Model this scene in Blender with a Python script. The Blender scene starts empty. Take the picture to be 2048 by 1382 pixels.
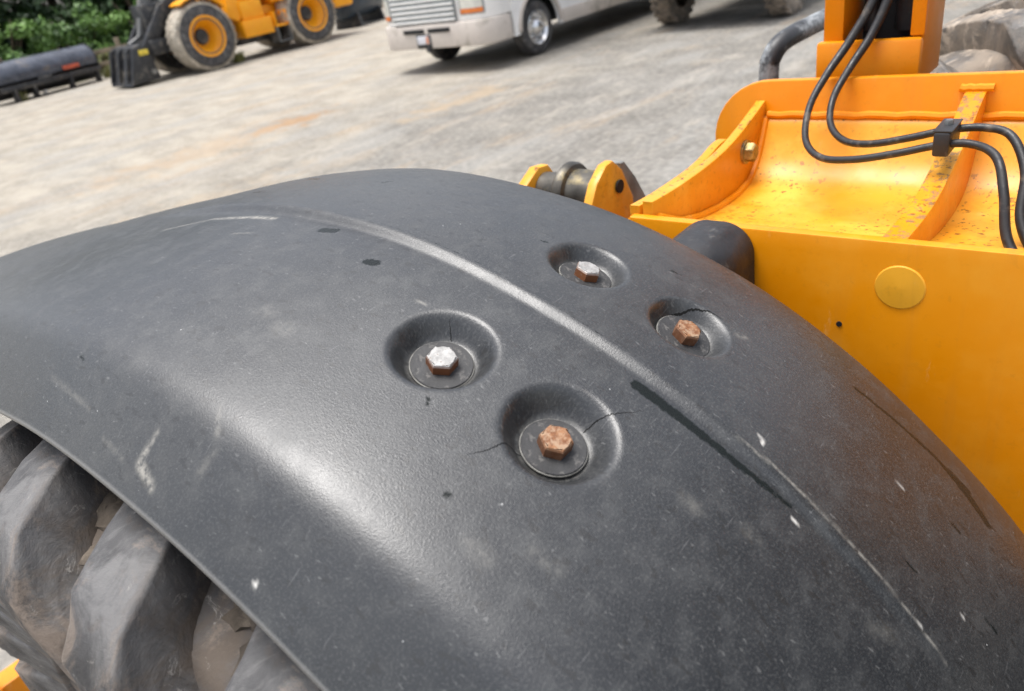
import bpy, bmesh, math, random
import numpy as np
from math import sin, cos, radians, pi
from mathutils import Vector, Matrix, noise as mnoise

S = bpy.context.scene
C = S.collection
random.seed(4); RNG = np.random.default_rng(4)

# ------------------------------------------------------------------ camera, sky, sun, exposure
# world axes: x = along the loader's axle (away from the camera), y = along the loader, z = up
CAM_H = 1.9
AZ, PITCH, ROLL = radians(43.298), radians(28.434), radians(10.288)
def to_world(v):
    e, n, z = v
    return Vector((e*sin(AZ)+n*cos(AZ), -e*cos(AZ)+n*sin(AZ), z))
_fw = Vector((0, cos(PITCH), -sin(PITCH))); _up = Vector((0, sin(PITCH), cos(PITCH))); _rt = Vector((1, 0, 0))
_R = to_world(_rt*cos(ROLL)-_up*sin(ROLL)); _U = to_world(_rt*sin(ROLL)+_up*cos(ROLL)); _F = to_world(_fw)
cam_d = bpy.data.cameras.new('camera'); cam = bpy.data.objects.new('camera', cam_d); C.objects.link(cam)
cam.matrix_world = Matrix(((_R.x, _U.x, -_F.x, 0), (_R.y, _U.y, -_F.y, 0), (_R.z, _U.z, -_F.z, CAM_H), (0, 0, 0, 1)))
cam_d.sensor_width = 36; cam_d.lens = 1500/2048*36
cam_d.clip_start = .02; cam_d.clip_end = 2000
cam_d.dof.use_dof = True; cam_d.dof.focus_distance = .78; cam_d.dof.aperture_fstop = 6.3
S.camera = cam

SUN_AZ, SUN_EL = radians(120), radians(79)      # direction the light comes FROM (angle from +x towards +y)
w = bpy.data.worlds.new('World'); S.world = w; w.use_nodes = True
nt = w.node_tree; nt.nodes.clear()
sky = nt.nodes.new('ShaderNodeTexSky'); sky.sky_type = 'NISHITA'; sky.sun_disc = False
sky.sun_elevation = SUN_EL; sky.sun_rotation = pi/2-SUN_AZ
sky.air_density = 1.0; sky.dust_density = 4.0; sky.ozone_density = 1.0
hs = nt.nodes.new('ShaderNodeHueSaturation'); hs.inputs['Saturation'].default_value = .42
bg = nt.nodes.new('ShaderNodeBackground'); bg.inputs['Strength'].default_value = .12
wo = nt.nodes.new('ShaderNodeOutputWorld')
nt.links.new(sky.outputs[0], hs.inputs['Color']); nt.links.new(hs.outputs[0], bg.inputs[0]); nt.links.new(bg.outputs[0], wo.inputs[0])
sl = bpy.data.lights.new('sun', 'SUN'); sl.energy = 1.5; sl.angle = radians(34); sl.color = (1, .985, .96)
so = bpy.data.objects.new('sun', sl); C.objects.link(so)
_sd = Vector((cos(SUN_EL)*cos(SUN_AZ), cos(SUN_EL)*sin(SUN_AZ), sin(SUN_EL)))
so.rotation_euler = _sd.to_track_quat('Z', 'Y').to_euler(); so.location = (0, 0, 30)
S.view_settings.view_transform = 'Standard'; S.view_settings.look = 'None'
S.view_settings.exposure = 1.17; S.view_settings.gamma = 1; S.view_settings.use_curve_mapping = False
S.cycles.max_bounces = 6

# ------------------------------------------------------------------ materials
MATS = {}
class NG:
    def __init__(s, name):
        s.m = bpy.data.materials.new(name); s.m.use_nodes = True; s.t = s.m.node_tree
        s.b = s.t.nodes['Principled BSDF']; MATS[name] = s.m
        s.co = s.t.nodes.new('ShaderNodeTexCoord')
    def n(s, typ, **kw):
        x = s.t.nodes.new('ShaderNode'+typ)
        for k, v in kw.items(): setattr(x, k, v)
        return x
    def l(s, a, b): s.t.links.new(a, b)
    def noise(s, scale, detail=4, rough=.55, vec=None, stretch=None, dist=0):
        x = s.n('TexNoise'); x.inputs['Scale'].default_value = scale; x.inputs['Detail'].default_value = detail
        x.inputs['Roughness'].default_value = rough; x.inputs['Distortion'].default_value = dist
        v = vec or s.co.outputs['Object']
        if stretch:
            m = s.n('Mapping'); m.inputs['Scale'].default_value = stretch[:3]
            if len(stretch) > 3: m.inputs['Rotation'].default_value = (0, 0, stretch[3])
            s.l(v, m.inputs['Vector']); v = m.outputs[0]
        s.l(v, x.inputs['Vector']); return x.outputs['Fac']
    def ramp(s, f, a, b, lo=0., hi=1.):
        x = s.n('MapRange'); x.interpolation_type = 'SMOOTHSTEP'
        for k, v in zip(('From Min', 'From Max', 'To Min', 'To Max'), (a, b, lo, hi)): x.inputs[k].default_value = v
        s.l(f, x.inputs['Value']); return x.outputs[0]
    def math(s, op, a, b=None):
        x = s.n('Math', operation=op)
        for i, v in enumerate((a, b)):
            if v is None: continue
            if isinstance(v, (int, float)): x.inputs[i].default_value = v
            else: s.l(v, x.inputs[i])
        return x.outputs[0]
    def mix(s, f, a, b):
        x = s.n('MixRGB')
        for i, v in zip(('Fac', 'Color1', 'Color2'), (f, a, b)):
            if isinstance(v, (int, float)): x.inputs[i].default_value = v
            elif isinstance(v, tuple): x.inputs[i].default_value = (*v, 1)
            else: s.l(v, x.inputs[i])
        return x.outputs[0]
    def attr(s, name):
        x = s.n('Attribute'); x.attribute_name = name; return x
    def set(s, **kw):
        for k, v in kw.items():
            i = s.b.inputs[k.replace('_', ' ')]
            if isinstance(v, tuple): i.default_value = (*v, 1)
            elif isinstance(v, (int, float)): i.default_value = v
            else: s.l(v, i)
    def bump(s, h, strength=.3, dist=.002):
        x = s.n('Bump'); x.inputs['Strength'].default_value = strength; x.inputs['Distance'].default_value = dist
        s.l(h, x.inputs['Height']); s.l(x.outputs[0], s.b.inputs['Normal']); return x

def pmat(name, base, rough=.5, metal=0., scale=6., var=.25, dirt=None, dirt_amt=.0, dirt_scale=3., bump=0., bscale=40., coat=0., bdist=.002):
    g = NG(name)
    f = g.noise(scale)
    col = g.mix(g.ramp(f, .3, .7), tuple(c*(1-var) for c in base), tuple(min(1, c*(1+var*.6)) for c in base))
    r = g.ramp(g.noise(scale*2.3), .3, .7, max(.05, rough-.1), min(1, rough+.12))
    if dirt:
        m = g.ramp(g.noise(dirt_scale, 6, .65), .62-dirt_amt*.35, .72-dirt_amt*.15)
        col = g.mix(m, col, dirt)
    g.set(Base_Color=col, Roughness=r, Metallic=metal)
    if coat: g.set(Coat_Weight=coat, Coat_Roughness=.15)
    if bump: g.bump(g.noise(bscale, 5), bump, bdist)
    return g.m

# --- fender plastic: grained, dusty, with wet marks and scuffs kept in mesh attributes
g = NG('fender_plastic')
uv = g.n('UVMap'); uv.uv_map = 'surface'; U = uv.outputs[0]
st = g.attr('stain'); sep = g.n('SeparateColor'); g.l(st.outputs['Color'], sep.inputs[0])
wet, dust, chip = sep.outputs[0], sep.outputs[1], sep.outputs[2]
big = g.noise(5, 4, .6, U); mid = g.noise(38, 5, .65, U)
fine = g.noise(420, 3, .6, U)
col = g.mix(g.ramp(big, .3, .7), (.014, .0153, .0175), (.022, .0235, .0255))
col = g.mix(g.math('MULTIPLY', g.ramp(mid, .45, .72), .40), col, (.060, .062, .062))
col = g.mix(g.math('MULTIPLY', g.ramp(fine, .48, .66), .34), col, (.095, .096, .094))
# brown dust film in broad patches
col = g.mix(g.math('MULTIPLY', g.ramp(g.noise(3.2, 5, .6, U), .48, .72), .18), col, (.090, .085, .075))
# rain-washed specks, stretched down the slope
sp = g.noise(260, 2, .5, U, (1, .42, 1)); col = g.mix(g.math('MULTIPLY', g.ramp(sp, .665, .73), .32), col, (.21, .21, .205))
sd = g.noise(120, 2, .5, U, (1, .5, 1)); col = g.mix(g.math('MULTIPLY', g.ramp(sd, .62, .66), .9), col, (.018, .018, .018))
vo = g.n('TexVoronoi'); vo.inputs['Scale'].default_value = 62; g.l(U, vo.inputs['Vector'])
dots = g.ramp(vo.outputs['Distance'], .028, .055, 1, 0)
dsel = g.n('SeparateColor'); g.l(vo.outputs['Color'], dsel.inputs[0])
col = g.mix(g.math('MULTIPLY', dots, g.ramp(dsel.outputs[0], .87, .89)), col, (.40, .40, .39))
# fine random scratches
sc = g.noise(30, 2, .5, U, (1, 14, 1, .7)); col = g.mix(g.math('MULTIPLY', g.ramp(sc, .70, .73), .22), col, (.22, .22, .22))
dn = g.math('MULTIPLY', dust, g.ramp(g.noise(120, 4, .7, U), .30, .62))
col = g.mix(dn, col, (.30, .285, .25))
col = g.mix(chip, col, (.62, .60, .56))
wn = g.ramp(g.math('ADD', wet, g.math('MULTIPLY', g.math('SUBTRACT', g.noise(230, 5, .75, U, (1, .5, 1)), .5), 1.25)), .36, .72)
col = g.mix(g.math('MULTIPLY', wn, .95), col, (.009, .0115, .011))
rg = g.ramp(big, .3, .7, .33, .40)
rg = g.math('ADD', rg, g.math('MULTIPLY', g.ramp(mid, .4, .7), .08)); rg = g.math('ADD', rg, g.math('MULTIPLY', dn, .3))
rg = g.math('SUBTRACT', rg, g.math('MULTIPLY', wn, .12))
g.set(Base_Color=col, Roughness=rg, Specular_IOR_Level=g.math('SUBTRACT', .88, g.math('MULTIPLY', wn, .7)))
v2 = g.n('TexVoronoi'); v2.feature = 'SMOOTH_F1'; v2.inputs['Scale'].default_value = 800
mp = g.n('Mapping'); mp.inputs['Scale'].default_value = (1, .8, 1); g.l(U, mp.inputs['Vector'])
wob = g.n('VectorMath', operation='ADD'); nz = g.n('TexNoise'); nz.inputs['Scale'].default_value = 300; g.l(U, nz.inputs['Vector'])
vs = g.n('VectorMath', operation='SCALE'); vs.inputs['Scale'].default_value = .004; g.l(nz.outputs['Color'], vs.inputs[0])
g.l(mp.outputs[0], wob.inputs[0]); g.l(vs.outputs[0], wob.inputs[1]); g.l(wob.outputs[0], v2.inputs['Vector'])
h = g.math('ADD', g.math('MULTIPLY', v2.outputs['Distance'], .7), g.math('MULTIPLY', g.noise(1200, 3, .6, U), .5))
g.bump(h, .30, .0008)

# --- machine yellow paint
def yellow(name, spots=0., fade=.35, chips=0., ca=(.72, .228, .0005), cb=(.76, .275, .002)):
    g = NG(name)
    col = g.mix(g.ramp(g.noise(3.5, 5), .3, .72), ca, cb)
    col = g.mix(g.math('MULTIPLY', g.ramp(g.noise(8, 6, .65), .42, .72), fade), col, (.82, .44, .06))
    gr = g.ramp(g.noise(70, 4, .6), .62, .74); col = g.mix(g.math('MULTIPLY', gr, .15), col, (.34, .14, .02))
    col = g.mix(g.math('MULTIPLY', g.ramp(g.noise(26, 5, .65, None, (1, 1, .07)), .55, .72), .16), col, (.50, .20, .03))
    col = g.mix(g.math('MULTIPLY', g.ramp(g.noise(18, 7, .75, None, (1, 1.6, .5)), .60, .70), .22), col, (.78, .52, .24))
    nrm = g.n('NewGeometry'); sz = g.n('SeparateXYZ'); g.l(nrm.outputs['Normal'], sz.inputs[0])
    flat = g.ramp(sz.outputs[2], .45, .85)          # water lies on the level faces: rust and lifting paint sit there
    if spots:
        reg = g.ramp(g.noise(6.5, 4), .36, .56)
        s1 = g.math('MULTIPLY', g.ramp(g.noise(125, 2, .5), .615, .66), reg)
        s2 = g.math('MULTIPLY', g.math('MULTIPLY', g.ramp(g.noise(55, 4, .65), .60, .66), g.ramp(g.noise(4.5, 3), .40, .54)), .9)
        m = g.math('MINIMUM', g.math('MULTIPLY', g.math('ADD', s1, s2), spots), 1.)
        m = g.math('MULTIPLY', m, g.math('ADD', g.math('MULTIPLY', flat, .75), .25))
        col = g.mix(g.math('MULTIPLY', g.math('MULTIPLY', g.ramp(g.noise(30, 5, .7), .5, .7), reg), .45*spots), col, (.62, .24, .02))
        col = g.mix(m, col, (.17, .07, .016))
    if chips:
        c = g.math('MULTIPLY', g.ramp(g.noise(75, 6, .75), .60-chips*.12, .64-chips*.12), flat)
        col = g.mix(g.math('MULTIPLY', c, .85), col, (.26, .15, .075))
    g.set(Base_Color=col, Roughness=g.ramp(g.noise(14, 4), .3, .7, .30, .46), Specular_IOR_Level=.4)
    g.bump(g.noise(90, 3), .06, .002)
    return g.m
yellow('yellow_paint', .25, .22); yellow('yellow_spotted', 1.0, .85, 0, (.68, .27, .006), (.73, .34, .02)); yellow('yellow_chipped', .8, .7, .55); yellow('yellow_far', .3, .1, 0, (.82, .31, .004), (.86, .37, .008)); yellow('yellow_faded', .2, .45, 0, (.86, .36, .012), (.88, .42, .03))

# --- rusty and galvanised bolt heads
g = NG('bolt_rust')
f = g.noise(170, 6, .7); col = g.mix(g.ramp(f, .35, .68), (.16, .06, .025), (.33, .155, .07))
col = g.mix(g.math('MULTIPLY', g.ramp(g.noise(130, 5, .7), .44, .60), .7), col, (.42, .30, .20))
sx = g.n('SeparateXYZ'); g.l(g.co.outputs['Normal'], sx.inputs[0])
col = g.mix(g.math('MULTIPLY', g.ramp(sx.outputs[2], .25, .75, 1, 0), .8), col, (.13, .048, .02))
g.set(Base_Color=col, Roughness=.72, Metallic=.15); g.bump(f, .3, .0006)
g = NG('bolt_zinc')
f = g.noise(190, 6, .7); col = g.mix(g.ramp(f, .3, .7), (.25, .245, .235), (.46, .45, .435))
col = g.mix(g.ramp(g.noise(260, 4, .7), .61, .67), col, (.16, .10, .07))
geo = g.n('NewGeometry'); sx = g.n('SeparateXYZ'); g.l(g.co.outputs['Normal'], sx.inputs[0])
side = g.ramp(sx.outputs[2], .25, .7, 1, 0)
col = g.mix(g.math('MULTIPLY', side, g.ramp(f, .25, .45)), col, (.20, .075, .03))
g.set(Base_Color=col, Roughness=.55, Metallic=.25); g.bump(f, .3, .0006)
pmat('washer_rubber', (.040, .040, .041), .6, 0, 60, .3, (.11, .105, .10), .25, 150, .35, 500, bdist=.0006)
pmat('washer_edge', (.19, .185, .17), .8, 0, 90, .5)
pmat('crack', (.004, .004, .004), .9)

# --- tyre rubber with dried mud
def tyre_mat(name, mud, base=(.034, .033, .033), mudcol=(.23, .185, .135)):
    g = NG(name)
    f = g.noise(6, 7, .68, dist=.6)
    col = g.mix(g.ramp(g.noise(11, 6, .65), .35, .7), base, tuple(c*2.2 for c in base))
    col = g.mix(g.math('MULTIPLY', g.ramp(g.noise(15, 6, .7, None, (1, 1, .3), 1.2), .44, .64), .6), col, (.20, .195, .19))
    col = g.mix(g.ramp(f, .68-mud*.4, .86-mud*.4), col, mudcol)
    col = g.mix(g.math('MULTIPLY', g.ramp(g.noise(34, 7, .78, dist=.8), .60, .68), .6), col, (.38, .36, .33))
    col = g.mix(g.math('MULTIPLY', g.ramp(g.noise(20, 7, .75, None, (1, 1, 1.6)), .64, .69), .8), col, (.02, .018, .016))
    col = g.mix(g.math('MULTIPLY', g.ramp(g.noise(9, 8, .75, dist=.5), .50, .60), min(.7, mud*1.4)), col, tuple(c*2.0 for c in mudcol))
    g.set(Base_Color=col, Roughness=g.ramp(f, .35, .65, .42, .85), Specular_IOR_Level=.45)
    g.bump(g.math('ADD', g.noise(28, 8, .75, dist=.5), g.math('MULTIPLY', g.noise(140, 5, .7), .2)), .38, .010)
    return g.m
tyre_mat('tyre_rubber', .48, (.042, .041, .042), (.115, .092, .074)); tyre_mat('tyre_muddy', .72, (.05, .044, .038), (.25, .205, .16)); tyre_mat('tyre_far', .05, (.022, .022, .024))
tyre_mat('tyre_dusty', 1.0, (.05, .05, .05), (.36, .32, .26))
pmat('dried_mud', (.085, .068, .052), .95, 0, 30, .5, (.16, .13, .10), .35, 22, .7, 120, bdist=.004)
pmat('black_rubber', (.018, .018, .02), .48, 0, 30, .3, (.07, .065, .06), .1, 40, .2, 200)
pmat('hose_rubber', (.016, .0155, .017), .45, 0, 40, .3, (.09, .075, .06), .18, 30, .15, 300)
pmat('black_steel', (.024, .025, .028), .42, 0, 6, .3, (.11, .10, .085), .3, 5, .1, 60)
pmat('grey_steel', (.15, .152, .15), .5, .2, 5, .35, (.22, .19, .15), .3, 5, .1, 60)
pmat('blue_black_steel', (.085, .095, .12), .30, .1, 3, .3, (.16, .14, .12), .15, 3)
pmat('pale_steel', (.24, .24, .225), .45, .3, 12, .4, (.12, .10, .08), .3, 14)
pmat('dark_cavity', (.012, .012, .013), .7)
pmat('brass_bolt', (.34, .25, .10), .42, .6, 60, .4, (.07, .06, .05), .3, 70)
pmat('worn_black_tube', (.03, .031, .034), .35, 0, 9, .3, (.34, .36, .37), .32, 11, .1, 120)
pmat('grease_metal', (.085, .078, .066), .45, .5, 25, .5, (.21, .17, .09), .3, 20)
pmat('rv_white', (.86, .85, .83), .28, 0, 2, .04, (.58, .54, .48), .08, 3, coat=.4)
pmat('rv_bumper', (.60, .54, .485), .4, 0, 2, .1, (.40, .36, .31), .25, 2)
pmat('grille_silver', (.25, .28, .29), .35, .3, 4, .1)
pmat('chrome', (.75, .75, .75), .14, 1., 8, .08)
pmat('amber', (.72, .20, .04), .25, 0, 9, .1)
pmat('lamp_glass', (.72, .72, .66), .12, .2, 9, .1)
pmat('glass_dark', (.02, .025, .03), .06, 0, 2, .2)
pmat('plate_white', (.62, .62, .66), .4)
pmat('plate_orange', (.62, .20, .06), .4)
pmat('sticker_yellow', (.72, .56, .06), .4)
pmat('sticker_red', (.62, .12, .06), .5)
pmat('wood', (.24, .20, .14), .85, 0, 8, .4, (.12, .10, .07), .3, 6, .3, 40)
pmat('dark_blue', (.022, .036, .055), .38, 0, 3, .2)
pmat('bark', (.10, .075, .05), .9, 0, 9, .4, None, 0, 1, .5, 30)
def leaf(name, a, b):
    g = NG(name); at = g.attr('tint')
    g.set(Base_Color=g.mix(at.outputs['Fac'], a, b), Roughness=.55)
    g.b.inputs['Subsurface Weight'].default_value = 0
    return g.m
leaf('leaf_green', (.04, .095, .02), (.20, .36, .075)); leaf('leaf_dark', (.012, .030, .010), (.045, .095, .025)); leaf('leaf_dry', (.10, .12, .03), (.26, .25, .09))

# --- ground: pale crushed stone, greyer towards the vehicles' lane, with clay spills
g = NG('gravel'); o = g.co.outputs['Object']
lane = g.n('SeparateXYZ'); g.l(o, lane.inputs[0])
f1 = g.noise(.35, 6, .6); f2 = g.noise(2.3, 7, .65, None, (1, .55, 1, -.35)); f3 = g.noise(14, 6, .7); f4 = g.noise(70, 4, .7)
pale = g.mix(g.ramp(f2, .3, .7), (.22, .194, .155), (.36, .322, .262))
grey = g.mix(g.ramp(f2, .3, .7), (.108, .101, .090), (.195, .183, .162))
ln = g.math('ADD', lane.outputs[1], g.math('MULTIPLY', g.math('SUBTRACT', f1, .5), 9.))
col = g.mix(g.ramp(ln, 5.2, 10.5), grey, pale)
col = g.mix(g.math('MULTIPLY', g.ramp(g.noise(.8, 5, .6, None, (.5, 1.3, 1, .25)), .50, .64), .55), col, (.255, .25, .235))
col = g.mix(g.math('MULTIPLY', g.ramp(g.noise(.75, 7, .7, None, (.45, 1.5, 1, .3)), .54, .66), .6), col, (.30, .225, .15))
col = g.mix(g.math('MULTIPLY', g.ramp(g.noise(1.3, 6, .65, None, (.42, 1, 1, -.12)), .47, .66), .50), col, (.19, .18, .165))
col = g.mix(g.math('MULTIPLY', g.ramp(g.noise(2.6, 6, .7, None, (.34, 1, 1, .1)), .52, .66), .35), col, (.43, .385, .32))
col = g.mix(g.math('MULTIPLY', g.ramp(g.noise(.9, 6, .65, None, (.6, 1, 1, .5)), .55, .72), .45), col, (.36, .285, .205))
col = g.mix(g.math('MULTIPLY', g.ramp(f3, .35, .7), .40), col, (.45, .42, .37))
col = g.mix(g.math('MULTIPLY', g.ramp(f4, .52, .70), .45), col, (.13, .125, .115))
for (px, py, rx, ry, amt, c) in ((6.6, 9.75, .7, .4, .75, (.30, .175, .085)), (5.2, 9.9, 1.4, .6, .5, (.36, .265, .175)), (7.9, 7.5, .9, .35, .5, (.36, .265, .165)), (3.4, 7.3, 1.3, .6, .35, (.37, .29, .20))):
    sub = g.n('VectorMath', operation='SUBTRACT'); sub.inputs[1].default_value = (px, py, 0); g.l(o, sub.inputs[0])
    mm = g.n('Mapping'); mm.vector_type = 'VECTOR'; mm.inputs['Scale'].default_value = (1/rx, 1/ry, 1); g.l(sub.outputs[0], mm.inputs['Vector'])
    ln_ = g.n('VectorMath', operation='LENGTH'); g.l(mm.outputs[0], ln_.inputs[0])
    m = g.math('ADD', ln_.outputs['Value'], g.math('MULTIPLY', g.math('SUBTRACT', g.noise(2.2, 8, .75, None, (1.3, 1, 1, .6)), .5), 7.))
    col = g.mix(g.math('MULTIPLY', g.ramp(m, .2, 1.3, 1, 0), amt), col, c)
g.set(Base_Color=col, Roughness=.92, Specular_IOR_Level=.2)
hh = g.math('ADD', g.math('MULTIPLY', f3, 1.), g.math('MULTIPLY', f4, .6)); g.bump(hh, .35, .02)
pmat('verge_soil', (.14, .115, .075), .95, 0, 3, .4, (.08, .12, .035), .4, 1.2, .5, 20, bdist=.02)

# ------------------------------------------------------------------ mesh helpers
def box(bm, x0, x1, y0, y1, z0, z1, mat=None, bev=0., seg=2):
    vs = [bm.verts.new(Vector(p)) for p in ((x0, y0, z0), (x1, y0, z0), (x1, y1, z0), (x0, y1, z0), (x0, y0, z1), (x1, y0, z1), (x1, y1, z1), (x0, y1, z1))]
    fs = [bm.faces.new([vs[i] for i in q]) for q in ((0, 3, 2, 1), (4, 5, 6, 7), (0, 1, 5, 4), (1, 2, 6, 5), (2, 3, 7, 6), (3, 0, 4, 7))]
    if mat is not None: bmesh.ops.transform(bm, matrix=mat, verts=vs)
    if bev:
        es = list({e for f in fs for e in f.edges})
        bmesh.ops.bevel(bm, geom=es, offset=bev, segments=seg, affect='EDGES', profile=.5, clamp_overlap=True)
    return bm
def prism(bm, pts, d0, d1, axis='y', bev=0., seg=2):
    """closed outline pts (u,v) extruded along axis from d0 to d1; u,v are the two other axes in xyz order"""
    def P(u, v, d): return {'x': (d, u, v), 'y': (u, d, v), 'z': (u, v, d)}[axis]
    a = [bm.verts.new(P(u, v, d0)) for u, v in pts]; b = [bm.verts.new(P(u, v, d1)) for u, v in pts]
    n = len(pts); fs = [bm.faces.new(a), bm.faces.new(b[::-1])]
    for i in range(n): fs.append(bm.faces.new((a[i], b[i], b[(i+1) % n], a[(i+1) % n])))
    bmesh.ops.recalc_face_normals(bm, faces=fs)
    if bev: bmesh.ops.bevel(bm, geom=list({e for f in fs[:2] for e in f.edges}), offset=bev, segments=seg, affect='EDGES', profile=.5, clamp_overlap=True)
    return bm
def smooth_path(pts, n=8):
    P = [Vector(p) for p in pts]; P = [2*P[0]-P[1]]+P+[2*P[-1]-P[-2]]; out = []
    for i in range(1, len(P)-2):
        a, b, c, d = P[i-1:i+3]
        for k in range(n):
            t = k/n; out.append(.5*((2*b)+(c-a)*t+(2*a-5*b+4*c-d)*t*t+(3*b-a-3*c+d)*t**3))
    out.append(P[-2]); return out
def tube(bm, pts, r, seg=12, cap=True):
    pts = [Vector(p) for p in pts]; rings = []; up = None
    for i, p in enumerate(pts):
        t = (pts[min(i+1, len(pts)-1)]-pts[max(i-1, 0)]).normalized()
        if up is None: up = t.orthogonal().normalized()
        up = (up-t*up.dot(t)).normalized(); s = t.cross(up)
        rr = r[i] if isinstance(r, (list, tuple)) else r
        rings.append([bm.verts.new(p+(up*cos(2*pi*k/seg)+s*sin(2*pi*k/seg))*rr) for k in range(seg)])
    for a, b in zip(rings[:-1], rings[1:]):
        for k in range(seg): bm.faces.new((a[k], a[(k+1) % seg], b[(k+1) % seg], b[k]))
    if cap: bm.faces.new(rings[0][::-1]); bm.faces.new(rings[-1])
    return bm
def lathe(bm, prof, seg=48, axis='x', cen=(0, 0, 0), cap=True):
    """prof: (position on axis, radius)"""
    cen = Vector(cen); rings = []
    for (h, r) in prof:
        ring = []
        for k in range(seg):
            c, s = cos(2*pi*k/seg)*r, sin(2*pi*k/seg)*r
            ring.append(bm.verts.new(cen+Vector({'x': (h, c, s), 'y': (s, h, c), 'z': (c, s, h)}[axis])))
        rings.append(ring)
    for a, b in zip(rings[:-1], rings[1:]):
        for k in range(seg): bm.faces.new((a[k], a[(k+1) % seg], b[(k+1) % seg], b[k]))
    if cap and prof[0][1] > 1e-4: bm.faces.new(rings[0][::-1])
    if cap and prof[-1][1] > 1e-4: bm.faces.new(rings[-1])
    bmesh.ops.recalc_face_normals(bm, faces=bm.faces[:])
    return bm
def NB(): return bmesh.new()
def obj(name, bm, m, parent=None, smooth=True, angle=35):
    me = bpy.data.meshes.new(name); bm.to_mesh(me); bm.free()
    me.materials.append(MATS[m])
    if smooth:
        me.polygons.foreach_set('use_smooth', [True]*len(me.polygons))
        me.set_sharp_from_angle(angle=radians(angle))
    o = bpy.data.objects.new(name, me); C.objects.link(o)
    if parent: attach(o, parent)
    return o
def np_obj(name, V, F, m, parent=None, smooth=True):
    me = bpy.data.meshes.new(name); me.from_pydata(V.tolist() if hasattr(V, 'tolist') else V, [], F.tolist() if hasattr(F, 'tolist') else F)
    me.materials.append(MATS[m])
    if smooth: me.polygons.foreach_set('use_smooth', [True]*len(me.polygons))
    o = bpy.data.objects.new(name, me); C.objects.link(o)
    if parent: attach(o, parent)
    return o
WORLD_ROOTS = set()      # things whose parts are modelled in world coordinates
def attach(o, p):
    o.parent = p
    if p.name in WORLD_ROOTS: o.matrix_parent_inverse = Matrix.Translation(-p.location)
def tag(o, label=None, cat=None, group=None, kind=None):
    for k, v in (('label', label), ('category', cat), ('group', group), ('kind', kind)):
        if v: o[k] = v
    return o
def thing(name, label, cat, loc=(0, 0, 0), rotz=0, group=None, world=False):
    o = bpy.data.objects.new(name, None); C.objects.link(o); o.empty_display_size = .2
    o.location = loc; o.rotation_euler = (0, 0, rotz); tag(o, label, cat, group)
    if world: WORLD_ROOTS.add(o.name)
    return o
def copy_tree(o, parent=None):
    c = o.copy(); C.objects.link(c)
    if parent: c.parent = parent
    for ch in list(o.children): copy_tree(ch, c)
    return c
def quick(name, m, parent, fn, *a, angle=35, **k):
    bm = NB(); fn(bm, *a, **k); return obj(name, bm, m, parent, angle=angle)

# ------------------------------------------------------------------ setting: ground and verge
bm = NB(); box(bm, -250, 350, -250, 350, -.4, 0.); gr = obj('ground', bm, 'gravel', smooth=False); tag(gr, kind='structure')
bm = NB()
pts = [(-30+i*4, 26.3+.35*math.sin(i*1.7)+.25*math.sin(i*.6)) for i in range(24)]
prism(bm, pts+[(62, 60), (-30, 60)], .004, .05, 'z'); vg = obj('verge', bm, 'verge_soil', smooth=False); tag(vg, kind='structure')

# ------------------------------------------------------------------ near machine: yellow loader with black fender
L0, ZA = .717, CAM_H-1.123          # wheel axle: y and z
loader = thing('yellow_loader', 'yellow loader in the foreground with black plastic fender, hoses and lugged tyres', 'loader', (1.2, .6, 0), world=True)

# fender surface: profile across the wheel (x, radius) swept round the axle
CTRL = [(.134, .798), (.160, .826), (.184, .850), (.197, .8615), (.211, .8685), (.232, .8725), (.27, .8770), (.34, .8830), (.42, .8875), (.50, .887), (.58, .880), (.65, .872), (.70, .860), (.728, .848), (.743, .834), (.748, .815)]
def chaikin(P, n=4):
    P = np.array(P, float)
    for _ in range(n):
        Q = .75*P[:-1]+.25*P[1:]; W = .25*P[:-1]+.75*P[1:]
        M = np.empty((2*len(Q), 2)); M[0::2] = Q; M[1::2] = W
        P = np.vstack([P[:1], M, P[-1:]])
    return P
PROF = chaikin(CTRL)
def ss(x, a, b):
    t = np.clip((x-a)/(b-a), 0, 1); return t*t*(3-2*t)
BOWLS = [(.3645, -19.54, .0475, .032, .022), (.363, -27.59, .0485, .032, .023), (.559, -20.68, .042, .030, .018), (.5567, -28.33, .042, .030, .018)]
KP = [-90, -60, -52, -45, -36, -26, -16, -9, -3, 4.5]; KC = [1., 1.0, 1.0, .999, 1.003, 1.0, .999, .997, .9965, .999]
EP = [-60, -52, -44, -36, -28, -20, -10, 0, 6]; EC = [.014, .012, .005, -.002, -.001, -.005, -.006, -.003, 0]
_kp = np.linspace(-90, 10, 400); _kc = np.interp(_kp, KP, KC); _ec = np.interp(_kp, EP, EC)
_ker = np.hanning(41); _ker /= _ker.sum()
_kc = np.convolve(np.pad(_kc, 20, 'edge'), _ker, 'valid'); _ec = np.convolve(np.pad(_ec, 20, 'edge'), _ker, 'valid')
def bowl_depth(a, ph):
    d = 0*a
    for (ac, pc, ro, ri, dp) in BOWLS:
        r = np.hypot(a-ac, (ph-pc)*pi/180*.885)
        d = d+dp*(1-ss(r, ri-.004, ro+.0015))**1.1
    return d
def surfR(a, ph, bowls=True):
    c = np.interp(ph, _kp, _kc)+.72*(1/np.cos(np.radians(np.clip(ph-4.5, 0, 60)))-1)
    e = np.interp(ph, _kp, _ec)*ss(a, .5, .7)
    R = np.interp(a, PROF[:, 0], PROF[:, 1])*c+e
    R = R+(.0048+.0032*ss(ph, -20, 0))*ss(ph, -58, -30)*(1-ss(ph, 11, 27))*ss(a, .4575, .4705)*(1-.35*ss(a, .6, .74))
    # slight moulding waviness
    R = R+.0006*np.sin(a*23+ph*.11)+.0005*np.sin(ph*.33+1+a*9)
    return R-bowl_depth(a, ph) if bowls else R
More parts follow.
